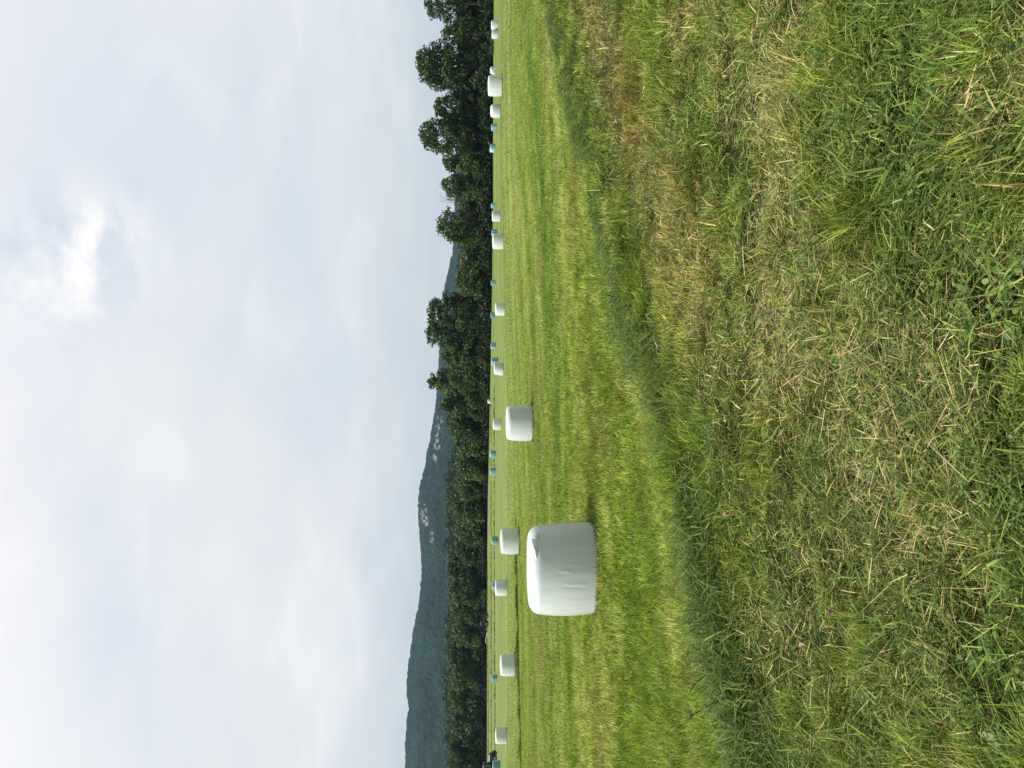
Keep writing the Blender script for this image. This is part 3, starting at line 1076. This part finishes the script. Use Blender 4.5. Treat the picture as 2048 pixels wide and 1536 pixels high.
q0, q1 = ground(974.6, 1264), ground(974.6, 1289)
p0, p1 = Vector((q0.x, q0.y, q0.z)), Vector((q1.x, q1.y, q1.z))
g = Geo()
g.tube([p0, p0.lerp(p1, 0.1) + Vector((0, 0, 0.12)), p0.lerp(p1, 0.3) + Vector((0, 0, 0.25)), p0.lerp(p1, 0.55) + Vector((0, 0, 0.48)), p0.lerp(p1, 0.75) + Vector((0, 0, 0.55)), p0.lerp(p1, 0.9) + Vector((0, 0, 0.3)), p1], 0.09, 7)
o = g.build('bent_pipe', M['pipe'], None, True)
tag(o, 'pale bowed pipe lying at the foot of the far trees', 'pipe')


# ------------------------------------------------------------------ trees
def leaf_cloud(lobes, per_m2, size, base, rng, jit=0.25, flat=0.0):
    """Leaf-sized cards spread through lobe volumes, denser near the lobe surface."""
    cs, cols, ns = [], [], []
    for (c, r, br) in lobes:
        n = max(24, int(per_m2 * 4 * math.pi * ((r[0] * r[1] + r[0] * r[2] + r[1] * r[2]) / 3)))
        d = rng.normal(size=(n, 3))
        d /= np.linalg.norm(d, axis=1, keepdims=True)
        rad = 1 - 0.55 * rng.random(n) ** 1.7 + 0.16 * rng.normal(size=n) * (rng.random(n) < 0.35)
        p = np.array(c) + d * rad[:, None] * np.array(r)
        cs.append(p)
        ns.append(d + 0.75 * rng.normal(size=(n, 3)) + np.array((0, 0, 0.25)))
        k = br * (1 + jit * rng.normal(size=(n, 1)))
        cols.append(np.clip(np.array(base) * k * (1 + 0.10 * rng.normal(size=(n, 3))), 0.004, 1))
    P, C = np.concatenate(cs), np.concatenate(cols)
    n = len(P)
    nrm = np.concatenate(ns)
    nrm /= np.linalg.norm(nrm, axis=1, keepdims=True)
    a = rng.normal(size=(n, 3))
    a -= (a * nrm).sum(1, keepdims=True) * nrm
    a /= np.linalg.norm(a, axis=1, keepdims=True)
    b = np.cross(nrm, a)
    s = (size * rng.uniform(0.55, 1.35, n))[:, None]
    w = s * rng.uniform(0.45, 0.8, n)[:, None]
    V = np.stack([P - a * s, P - b * w + nrm * s * 0.12, P + a * s, P + b * w + nrm * s * 0.12], 1).reshape(-1, 3)
    Q = np.arange(n * 4).reshape(-1, 4)
    return V, Q, np.repeat(C, 4, 0)


def make_tree(loc, H, R, kind, seed, label, base=(0.034, 0.062, 0.014), leaf=0.40, dens=3.0, name='leafy_tree'):
    rng = np.random.default_rng(seed)
    t = empty(name, loc)
    tag(t, label, 'tree', 'trees of the treeline')
    g = Geo()
    tr_r = 0.028 * H
    lean = rng.normal(0, 0.03, 2)
    top = Vector((lean[0] * H, lean[1] * H, H * 0.82))
    trunk = [Vector((0, 0, -0.3)), Vector((lean[0] * H * 0.2, 0, H * 0.25)), Vector((lean[0] * H * 0.6, lean[1] * H * 0.5, H * 0.55)), top]
    g.tube(trunk, [tr_r * 1.25, tr_r * 0.85, tr_r * 0.5, tr_r * 0.12], 8)
    lobes = []
    if kind == 'open':
        zlo, nl, lr = 0.35, 46, (0.18, 0.30)
    elif kind == 'bushy':
        zlo, nl, lr = 0.05, 44, (0.24, 0.46)
    elif kind == 'wispy':
        zlo, nl, lr = 0.45, 36, (0.2, 0.34)
    else:
        zlo, nl, lr = 0.12, 76, (0.18, 0.33)
    for k in range(nl):
        for _ in range(20):
            f = zlo + (1 - zlo) * rng.random() ** 0.8
            g01 = (f - zlo) / (1 - zlo)
            if kind in ('bushy',):
                env = (1 - g01 ** 2.4) ** 0.5 * (0.85 + 0.15 * math.sin(3 * g01))
            elif kind == 'wispy':
                env = math.sin(math.pi * min(1, 0.2 + 0.78 * g01)) ** 0.8
            else:
                env = (math.sin(math.pi * (0.16 + 0.80 * g01)) ** 0.65)
            th = rng.random() * 6.283
            rr = R * env * (0.45 + 0.55 * rng.random() ** 0.5) if kind != 'wispy' else R * env * rng.random() ** 0.6
            r = R * rng.uniform(*lr) * (0.7 + 0.4 * env)
            c = Vector((math.cos(th) * rr * 0.86, math.sin(th) * rr * 0.72, f * H))
            if c.z + r * 0.8 <= H * 1.0:
                break
        c += Vector((lean[0] * c.z, lean[1] * c.z, 0))
        rad = (r, r, r * rng.uniform(0.6, 0.85))
        lobes.append((tuple(c), rad, float(np.clip(rng.normal(1, 0.16), 0.6, 1.5))))
        # limb feeding the lobe
        zb = max(0.15 * H, min(c.z - 0.22 * H * rng.random() - 0.3 * rr, 0.78 * H))
        fz = min(zb / (0.82 * H), 1)
        b0 = Vector((lean[0] * zb, lean[1] * zb, zb))
        mid = b0.lerp(c, 0.55) + Vector((0, 0, 0.06 * H * rng.random()))
        r0 = tr_r * 0.42 * (1.1 - 0.8 * fz)
        g.tube([b0, mid, c], [r0, r0 * 0.6, r0 * 0.2], 5)
        for q in range(2):
            e = c + Vector(tuple(rng.normal(size=3))).normalized() * r * 0.95
            g.tube([mid.lerp(c, 0.5), e], [r0 * 0.3, r0 * 0.08], 4)
    # a top lobe so the crown reaches its height
    lobes.append(((lean[0] * H, lean[1] * H, H * 0.93), (R * 0.26, R * 0.26, H * 0.07), 1.1))
    g.build('trunk', M['bark'], t)
    V, Q, C = leaf_cloud(lobes, dens * (0.62 if kind in ('open', 'wispy') else 1.0), leaf, base, rng)
    mk('crown', V, Q, None, M['leaf'], C, False, t)
    return t


D1, D2, D3 = (0.048, 0.082, 0.022), (0.064, 0.104, 0.025), (0.090, 0.118, 0.040)
TREES = [
    # photo row, half width, top column, kind, set back, colour, label
    (8, 44, 847, 'open', 2, D1, 'tall tree with a thin ragged top at the top edge of the picture'),
    (70, 26, 882, 'bushy', 0, D2, 'low leafy tree straight behind the two touching white bales'),
    (130, 50, 830, 'round', 3, D1, 'tallest broad dark tree, sky showing through holes in its crown'),
    (215, 30, 866, 'round', 4, D1, 'dark tree behind the white bale with rounded shoulders'),
    (268, 40, 837, 'round', 2, D1, 'tall round-headed dark tree behind the teal bale next to a rounded white bale'),
    (330, 26, 884, 'bushy', 0, D2, 'lower dome-shaped tree beside the tall round-headed tree'),
    (372, 28, 880, 'bushy', 2, D2, 'dome-shaped tree between a lower dome tree and a bare twiggy tree'),
    (448, 36, 871, 'open', 2, D2, 'open-crowned tree with sky gaps behind the white bale beside a lone teal bale'),
    (472, 24, 890, 'bushy', 0, D1, 'small dense tree straight behind the white bale that hides a teal bale'),
    (512, 24, 918, 'bushy', 4, D3, 'low pale-green tree in the dip of the treeline'),
    (562, 32, 911, 'bushy', 0, D2, 'low wide tree behind the lone small teal bale in the dip'),
    (622, 36, 853, 'round', 2, D1, 'tall dark tree of a joined pair, straight behind the white mid-field bale'),
    (668, 36, 848, 'round', 5, D1, 'tall dark tree of a joined pair, behind the lone shaded teal bale'),
    (712, 26, 880, 'bushy', 0, D2, 'mid-height tree straight behind the teal bale with a white bale in front'),
    (760, 27, 853, 'wispy', 14, D3, 'thin pale wispy tree standing up above its neighbours'),
    (752, 30, 893, 'bushy', 2, D2, 'bushy tree just in front of the thin wispy tree'),
    (800, 32, 881, 'bushy', 4, D2, 'bushy tree behind the tiny farthest white bale'),
    (845, 32, 892, 'bushy', 2, D1, 'bushy dark tree straight behind the second largest bale'),
    (886, 26, 908, 'bushy', 0, D2, 'low bushy tree just short of the far teal pair'),
    (925, 28, 912, 'bushy', 0, D2, 'low bushy tree straight behind the far pair of teal bales'),
    (968, 28, 908, 'bushy', 2, D2, 'leafy tree just past the far pair of teal bales'),
    (1012, 28, 903, 'bushy', 0, D2, 'leafy tree under the largest pale rock patch on the hill'),
    (1058, 28, 911, 'bushy', 0, D2, 'bright-edged low tree straight behind the medium white bale'),
    (1098, 26, 900, 'bushy', 4, D1, 'dark tree behind the teal bale beyond the medium white bale'),
    (1130, 28, 892, 'round', 6, D1, 'dark pointed tree straight behind the biggest bale'),
    (1178, 28, 897, 'bushy', 0, D2, 'leafy tree behind the small white bale overlapping a teal bale'),
    (1218, 26, 898, 'bushy', 2, D2, 'leafy tree overhanging the nose of the far parked tractor'),
    (1262, 28, 903, 'bushy', 0, D3, 'pale-leaved tree above the near end of the bent pipe'),
    (1304, 30, 893, 'bushy', 4, D1, 'dark tree behind the bale touching the dark windrow'),
    (1350, 30, 898, 'bushy', 0, D2, 'leafy tree straight behind the teal bale between windrows'),
    (1398, 30, 895, 'bushy', 3, D2, 'leafy tree midway between two small white bales and the hill saddle'),
    (1445, 30, 900, 'bushy', 0, D1, 'dark tree just before the small white bale nearest the parked tractor'),
    (1490, 30, 896, 'bushy', 2, D1, 'dark tree just past the small white bale nearest the parked tractor'),
    (1535, 30, 894, 'bushy', 0, D1, 'dark tree at the bottom edge behind the parked tractor'),
]
for i, (py, hw, vt, kind, back, base, lab) in enumerate(TREES):
    p = row_point(py, back + 5)
    r = ray(vt, py)
    H = EYE + r.z / r.y * p.y - p.z
    R = hw * p.y / F * (1.08 if p.y < 225 else 1.22)
    make_tree(p, H, R, kind, 300 + i, lab, base, leaf=0.33 if p.y < 215 else 0.42, dens=3.6 if p.y < 215 else 2.8)
# trees just outside the picture, so that the row does not stop at its edge
for i, py in enumerate((-70, -140, 1590, 1650)):
    p = row_point(py, 6)
    make_tree(p, 17, 6.5, 'bushy', 400 + i, 'dark tree of the row standing just outside the picture', D1, 0.42, 2.2)

# bare twiggy tree
p = row_point(401, 9)
H = EYE + ray(879, 401).z / ray(879, 401).y * p.y - p.z
t = empty('bare_tree', p)
tag(t, 'thin bare twiggy treetop sticking out between two leafy crowns', 'tree', 'trees of the treeline')
g = Geo()
g.tube([(0, 0, -0.3), (0.1, 0, H * 0.5), (0.0, 0, H * 0.8)], [0.16, 0.11, 0.06], 7)
g.build('trunk', M['bark'], t)
g = Geo()
rr = random.Random(4)
for k in range(34):
    z0 = H * rr.uniform(0.55, 0.82)
    th = rr.random() * 6.283
    l = H * rr.uniform(0.10, 0.22)
    b = Vector((0.03, 0, z0))
    e = b + Vector((math.cos(th) * l * 0.55, math.sin(th) * l * 0.5, l * rr.uniform(0.5, 0.9)))
    g.tube([b, b.lerp(e, 0.5) + Vector((0, 0, 0.1)), e], [0.035, 0.025, 0.008], 5)
    for q in range(4):
        s0 = b.lerp(e, rr.uniform(0.4, 1))
        g.tube([s0, s0 + Vector((rr.uniform(-0.5, 0.5), rr.uniform(-0.5, 0.5), rr.uniform(0.1, 0.7)))], [0.014, 0.005], 4)
g.build('branches', M['bark'], t)

# single light-green shrub under the tallest tree
p = row_point(92, -3)
t = empty('shrub', p)
tag(t, 'low fresh-green shrub at the field edge between the touching bales and the tallest tree', 'shrub')
g = Geo()
lb = []
rng = np.random.default_rng(77)
for k in range(12):
    c = ((rng.random() - 0.5) * 4.2, (rng.random() - 0.5) * 1.2, rng.uniform(0.3, 0.8))
    lb.append((c, (0.6, 0.5, 0.45), 1.0))
    g.tube([(0, 0, -0.1), (c[0] * 0.8, c[1] * 0.5, c[2] * 0.5), c], [0.04, 0.03, 0.01], 5)
g.build('stems', M['bark'], t)
V, Q, C = leaf_cloud(lb, 9, 0.16, (0.05, 0.115, 0.035), rng)
mk('foliage', V, Q, None, M['leaf'], C, False, t)

# undergrowth that closes the foot of the row, and the wood behind it
rng = np.random.default_rng(88)
lb = []
for py in np.arange(-150, 1700, 5.0):
    for q in range(3):
        p = row_point(py + rng.normal(0, 4), rng.uniform(2, 9))
        h = rng.uniform(1.2, 3.6)
        lb.append(((p.x, p.y, p.z + h * 0.5), (rng.uniform(1.2, 2.4), 1.4, h * 0.6), float(rng.uniform(0.6, 1.1))))
V, Q, C = leaf_cloud(lb, 2.2, 0.34, (0.026, 0.048, 0.013), rng)
o = mk('undergrowth', V, Q, None, M['leaf'], C)
tag(o, 'dark tangled undergrowth along the foot of the trees', 'undergrowth', kind='stuff')

lb = []
for py in np.arange(-170, 1720, 9.0):
    u = 1536 - py
    for q in range(5):
        p = row_point(py + rng.normal(0, 6), rng.uniform(10, 34))
        tv = 925 if u < 560 else 927
        r = ray(tv + rng.uniform(-4, 14), py)
        Ht = EYE + r.z / r.y * p.y - p.z
        for k in range(4):
            z = Ht * (0.2 + 0.24 * k)
            lb.append(((p.x + rng.normal(0, 1.2), p.y + rng.normal(0, 1.2), p.z + z), (2.6, 2.4, 2.2), float(rng.uniform(0.7, 1.15))))
V, Q, C = leaf_cloud(lb, 0.75, 0.6, (0.050, 0.080, 0.022), rng)
o = mk('wood', V, Q, None, M['leaf'], C)
tag(o, 'dark mass of woodland filling the gaps behind the front trees', 'woodland', kind='stuff')

# wooded foothill
lb = []
n = 0
while n < 900:
    ph, d = rng.uniform(-40, 3), rng.uniform(400, 760)
    x, y = math.sin(math.radians(ph)) * d, math.cos(math.radians(ph)) * d
    z = float(Z(x, y))
    h = rng.uniform(8, 15)
    f = rng.uniform(0.75, 1.2)
    for q in range(3):
        lb.append(((x + rng.normal(0, 2.2), y + rng.normal(0, 2.2), z + h * (0.35 + 0.22 * q)), (3.6, 3.6, 3.0), float(f * rng.uniform(0.85, 1.15))))
    n += 1
V, Q, C = leaf_cloud(lb, 0.36, 1.0, (0.034, 0.060, 0.019), rng, 0.3)
o = mk('far_forest', V, Q, None, M['leaf'], C)
tag(o, 'dark far woodland on the low rise below the hill', 'forest', kind='stuff')

# ------------------------------------------------------------------ hill
SIL = [(2300, 850), (2000, 835), (1800, 822), (1620, 816), (1536, 812), (1480, 811), (1440, 815), (1420, 818), (1380, 814.5), (1350, 815), (1330, 818), (1300, 822), (1260, 827), (1230, 833), (1205, 839), (1160, 843.5), (1125, 844), (1090, 841), (1050, 838.5), (1020, 837), (1000, 837), (980, 839), (960, 843), (930, 850.6), (900, 855.7), (880, 861), (840, 867), (815, 871.5), (790, 873.7), (760, 877), (720, 878), (690, 881), (640, 886), (600, 888), (570, 891), (545, 897), (520, 902), (500, 907), (440, 910), (380, 911), (200, 915), (0, 922), (-400, 935)]
ph_s, el_s = [], []
for py, px in SIL:
    r = ray(px + 3.0, py)
    ph_s.append(math.degrees(math.atan2(r.x, r.y)))
    el_s.append(r.z / math.hypot(r.x, r.y))
order = np.argsort(ph_s)
ph_s, el_s = np.array(ph_s)[order], np.array(el_s)[order]
R_B, R_R = 1150.0, 2500.0
PH = np.radians(np.linspace(ph_s[0], ph_s[-1], 900))
TT = np.concatenate([np.linspace(0, 1, 190), np.linspace(1.01, 1.35, 24)])
A, TG = np.meshgrid(PH, TT)
Rr = R_B + (R_R - R_B) * TG
Hr = 1.8 + R_R * np.interp(np.degrees(A), ph_s, el_s)
shape = np.where(TG <= 1, np.clip(TG, 0, 1) ** 0.95, 1 - 0.9 * (TG - 1) ** 1.2)
X, Y = np.sin(A) * Rr, np.cos(A) * Rr
Zh = Hr * shape
rel = 1 - np.clip(TG, 0, 1)
Zh = Zh + 22 * (fbm(X * 0.006, Y * 0.006, 90, 4) - 0.5) * np.sin(np.clip(TG, 0, 1) * math.pi)
# rock faces: where the photo shows pale bare stone
el = np.arctan2(Zh - 1.8, Rr)
pix_v = HORIZON - F * np.tan(el) / np.cos(A) * 1.0
pix_y = 1536 - (768 + F * np.tan(A))
rock = np.zeros_like(X)
for (cy, cx, hy, hx, amt) in ((1022, 849, 30, 9, 1.15), (1042, 856, 14, 6, 1.0), (1078, 867, 20, 7, 1.15), (990, 853, 12, 5, 0.8), (955, 864, 9, 6, 0.9), (915, 876, 12, 8, 1.1), (890, 877, 18, 9, 1.05), (865, 880, 18, 10, 1.1), (842, 885, 16, 9, 0.9)):
    rock = np.maximum(rock, amt * np.exp(-(((pix_y - cy) / hy) ** 2 + ((pix_v - cx) / hx) ** 2) ** 2))
brk = 0.30 * vn(X * 0.035, Zh * 0.06 + 5, 95) + 0.70 * vn(X * 0.15 + Zh * 0.08, Zh * 0.16 + 5, 98)
rock = np.clip((np.clip(rock, 0, 1) * 0.58 + brk - 1.0) * 8 * (rock > 0.08), 0, 1) * np.clip(0.35 + 0.9 * vn(X * 0.3, Zh * 0.3, 96), 0, 1)
# crowns of the forest that covers the slope
gx, gy = X / 8.5, (Rr * 0.6 + Zh) / 8.5
best = np.full(X.shape, 9.0)
cid = np.zeros(X.shape)
ix, iy = np.floor(gx), np.floor(gy)
for dx in (-1, 0, 1):
    for dy in (-1, 0, 1):
        cx, cy = ix + dx, iy + dy
        fx, fy = cx + hsh(cx, cy, 7), cy + hsh(cx, cy, 8)
        dd = (gx - fx) ** 2 + (gy - fy) ** 2
        m = dd < best
        best = np.where(m, dd, best)
        cid = np.where(m, hsh(cx, cy, 9), cid)
crown = np.sqrt(np.clip(1 - best / 0.9, 0, 1)) * (0.5 + 0.9 * cid)
Zh = Zh + 6.5 * crown * (1 - rock)
shade = (0.45 + 1.1 * cid)
shade = shade * (0.35 + 1.3 * fbm(X * 0.010, Y * 0.010, 97))
Ch = np.array((0.008, 0.021, 0.010)) * shade[..., None]
Ch = Ch * (1 - rock[..., None]) + np.array((0.27, 0.275, 0.275)) * rock[..., None]
na, nt_ = len(PH), len(TT)
i, j = np.meshgrid(np.arange(nt_ - 1), np.arange(na - 1), indexing='ij')
Q = np.stack([i * na + j, i * na + j + 1, (i + 1) * na + j + 1, (i + 1) * na + j], -1).reshape(-1, 4)
hm, nt, N, Lk, B, O = new_mat('wooded_hillside')
at = N.new('ShaderNodeAttribute')
at.attribute_name = 'Col'
Lk.new(at.outputs['Color'], B.inputs['Base Color'])
B.inputs['Roughness'].default_value = 0.9
B.inputs['Specular IOR Level'].default_value = 0.1
o = mk('hill', np.stack([X, Y, Zh], -1).reshape(-1, 3), Q, None, hm, Ch.reshape(-1, 3), False)
tag(o, kind='structure')

# ------------------------------------------------------------------ haze
hz, nt, N, Lk, B, O = new_mat('summer_haze')
N.remove(B)
pv = N.new('ShaderNodeVolumePrincipled')
pv.inputs['Color'].default_value = (0.42, 0.68, 1.0, 1)
pv.inputs['Density'].default_value = 0.00006
pv.inputs['Anisotropy'].default_value = 0.0
Lk.new(pv.outputs[0], O.inputs['Volume'])
bx = 4700.0
V = [(x, y, z) for z in (-1.6, 420.0) for x, y in ((-bx, -bx), (bx, -bx), (bx, bx), (-bx, bx))]
o = mk('haze', V, [(0, 3, 2, 1), (4, 5, 6, 7), (0, 1, 5, 4), (1, 2, 6, 5), (2, 3, 7, 6), (3, 0, 4, 7)], None, hz)
tag(o, 'thin bluish haze in the air over the far hill', 'haze', kind='stuff')

# ------------------------------------------------------------------ sky and sun
w = bpy.data.worlds.new('World')
scene.world = w
w.use_nodes = True
nt = w.node_tree
N, Lk = nt.nodes, nt.links
bg = N['Background']
sky = N.new('ShaderNodeTexSky')
sky.sky_type = 'NISHITA'
sky.sun_disc = False
sky.sun_elevation = math.asin(SUN.z)
sky.sun_rotation = math.atan2(-SUN.x, SUN.y)
tc = N.new('ShaderNodeTexCoord')
sep = N.new('ShaderNodeSeparateXYZ')
Lk.new(tc.outputs['Generated'], sep.inputs[0])


def mth(op, a, b=None, clamp=False):
    n = N.new('ShaderNodeMath')
    n.operation = op
    n.use_clamp = clamp
    for i, v in enumerate((a, b)):
        if v is None:
            continue
        if isinstance(v, (int, float)):
            n.inputs[i].default_value = v
        else:
            Lk.new(v, n.inputs[i])
    return n.outputs[0]


zc = mth('ADD', mth('MAXIMUM', sep.outputs['Z'], 0.0), 0.22)
cmb = N.new('ShaderNodeCombineXYZ')
Lk.new(mth('DIVIDE', sep.outputs['X'], zc), cmb.inputs[0])
Lk.new(mth('DIVIDE', sep.outputs['Y'], zc), cmb.inputs[1])


def cloud_noise(scale, det, off, rgh=0.5, dist=0.3, st=(1, 1, 1)):
    mp = N.new('ShaderNodeMapping')
    mp.inputs['Location'].default_value = off
    mp.inputs['Scale'].default_value = st
    mp.inputs['Rotation'].default_value = (0, 0, 0.5)
    Lk.new(cmb.outputs[0], mp.inputs['Vector'])
    n = N.new('ShaderNodeTexNoise')
    n.inputs['Scale'].default_value = scale
    n.inputs['Detail'].default_value = det
    n.inputs['Roughness'].default_value = rgh
    n.inputs['Distortion'].default_value = dist
    Lk.new(mp.outputs[0], n.inputs['Vector'])
    return n.outputs['Fac']


def ramp(f, stops):
    r = N.new('ShaderNodeValToRGB')
    r.color_ramp.interpolation = 'EASE'
    e = r.color_ramp.elements
    while len(e) < len(stops):
        e.new(0.5)
    for el_, (p_, c_) in zip(e, stops):
        el_.position = p_
        el_.color = (*c_, 1)
    Lk.new(f, r.inputs[0])
    return r.outputs[0]


def mixc(bt, f, a, b):
    x = N.new('ShaderNodeMix')
    x.data_type = 'RGBA'
    x.blend_type = bt
    if isinstance(f, (int, float)):
        x.inputs[0].default_value = f
    else:
        Lk.new(f, x.inputs[0])
    Lk.new(a, x.inputs[6])
    Lk.new(b, x.inputs[7])
    return x.outputs[2]


veil = ramp(sep.outputs['Z'], [(0.0, (0.69, 0.735, 0.745)), (0.06, (0.72, 0.765, 0.78)), (0.20, (0.88, 0.90, 0.91)), (0.50, (0.935, 0.94, 0.96)), (1.0, (0.82, 0.85, 0.92))])
tone = ramp(cloud_noise(1.1, 4, (3.1, 1.2, 0)), [(0.30, (0.91, 0.94, 0.98)), (0.50, (1.0, 1.0, 1.0)), (0.68, (1.08, 1.06, 1.045))])
puff = ramp(cloud_noise(3.0, 5, (7.7, 2.4, 0), 0.48, 0.3), [(0.38, (0.965, 0.98, 0.995)), (0.54, (1.0, 1.0, 1.0)), (0.66, (1.06, 1.05, 1.04))])
cl = mixc('MULTIPLY', 1.0, mixc('MULTIPLY', 1.0, veil, tone), puff)
# one heap of brighter cumulus and thinner blue-grey places in the veil
def spot(px, py, width):
    d = N.new('ShaderNodeVectorMath')
    d.operation = 'DOT_PRODUCT'
    Lk.new(tc.outputs['Generated'], d.inputs[0])
    d.inputs[1].default_value = ray(px, py).normalized()
    k = math.log(0.5) / math.log(math.cos(math.radians(width)))
    return mth('POWER', mth('MAXIMUM', d.outputs['Value'], 0.0), k)


def grade(col, mask, mul):
    c = N.new('ShaderNodeMix')
    c.data_type = 'RGBA'
    c.blend_type = 'MULTIPLY'
    Lk.new(mask, c.inputs[0])
    Lk.new(col, c.inputs[6])
    c.inputs[7].default_value = (*mul, 1)
    return c.outputs[2]


lumps = cloud_noise(6.5, 5, (1.7, 5.2, 0), 0.5, 0.0)
edge = mth('MULTIPLY', mth('SUBTRACT', lumps, 0.40), 6.0, True)
cl = grade(cl, mth('MULTIPLY', spot(60, 525, 5.0), 0.9), (0.80, 0.87, 0.96))
cl = grade(cl, spot(300, 280, 6.0), (0.88, 0.925, 0.98))
cl = grade(cl, spot(270, 1280, 3.0), (0.92, 0.95, 0.985))
cl = grade(cl, mth('MULTIPLY', spot(95, 530, 3.2), edge), (1.42, 1.30, 1.15))
cl = grade(cl, mth('MULTIPLY', spot(215, 490, 2.6), edge), (1.30, 1.22, 1.12))
for (px_, py_) in ((760, 1080), (750, 1130), (738, 1180), (722, 1235), (705, 1290)):
    cl = grade(cl, mth('MULTIPLY', spot(px_, py_, 0.85), 0.7), (0.90, 0.94, 0.99))
# thin cloud glows around the hidden sun
dt = N.new('ShaderNodeVectorMath')
dt.operation = 'DOT_PRODUCT'
Lk.new(tc.outputs['Generated'], dt.inputs[0])
dt.inputs[1].default_value = SUN
glow = mth('ADD', mth('MULTIPLY', mth('POWER', mth('MAXIMUM', dt.outputs['Value'], 0.0), 4.0), 1.1), 0.97)
gl = N.new('ShaderNodeCombineColor')
for k in range(3):
    Lk.new(glow, gl.inputs[k])
cl = mixc('MULTIPLY', 1.0, cl, gl.outputs[0])
sk = N.new('ShaderNodeMix')
sk.data_type = 'RGBA'
sk.blend_type = 'MULTIPLY'
sk.inputs[0].default_value = 1
Lk.new(sky.outputs[0], sk.inputs[6])
sk.inputs[7].default_value = (0.1, 0.1, 0.1, 1)
# dimming added to the unseen sky behind and right, to cut fill on bales
fill_dim = mth('ADD', mth('MULTIPLY', sep.outputs['X'], 0.55), mth('MULTIPLY', sep.outputs['Y'], -1.0))
bf = mth('SUBTRACT', 1.0, mth('MULTIPLY', mth('MULTIPLY', mth('ADD', fill_dim, 0.25), 0.9, True), 0.60))
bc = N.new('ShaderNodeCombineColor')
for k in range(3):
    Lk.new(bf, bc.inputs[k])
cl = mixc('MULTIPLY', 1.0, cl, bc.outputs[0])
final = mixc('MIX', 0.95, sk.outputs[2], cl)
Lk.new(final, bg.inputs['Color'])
bg.inputs['Strength'].default_value = 1.0

sl = bpy.data.lights.new('sun', 'SUN')
sl.energy = 4.6
sl.angle = math.radians(2.0)
sl.color = (1.0, 0.955, 0.88)
so = bpy.data.objects.new('sun', sl)
COL.objects.link(so)
so.rotation_euler = SUN.to_track_quat('Z', 'Y').to_euler()
so.location = (0, 0, 50)

# ------------------------------------------------------------------ camera: the photographer held the phone on its side
cam = bpy.data.cameras.new('camera')
cam.sensor_fit = 'HORIZONTAL'
cam.sensor_width = 36
cam.lens = 36 * F / 2048
cam.clip_start = 0.05
cam.clip_end = 20000
co = bpy.data.objects.new('camera', cam)
COL.objects.link(co)
up = Vector((0, math.sin(PITCH), math.cos(PITCH)))
fw = Vector((0, math.cos(PITCH), -math.sin(PITCH)))
X_, Y_, Z_ = -up, Vector((1, 0, 0)), -fw
mw = Matrix.Identity(4)
for r_ in range(3):
    mw[r_][0], mw[r_][1], mw[r_][2] = X_[r_], Y_[r_], Z_[r_]
mw[0][3], mw[1][3], mw[2][3] = 0, 0, EYE
co.matrix_world = mw
scene.camera = co

scene.view_settings.view_transform = 'Standard'
scene.view_settings.look = 'None'
scene.view_settings.gamma = 1
scene.view_settings.exposure = 0
cy = scene.cycles
cy.max_bounces = 6
cy.diffuse_bounces = 3
cy.glossy_bounces = 2
cy.transmission_bounces = 4
cy.volume_bounces = 0
cy.use_denoising = True
cy.sample_clamp_indirect = 6
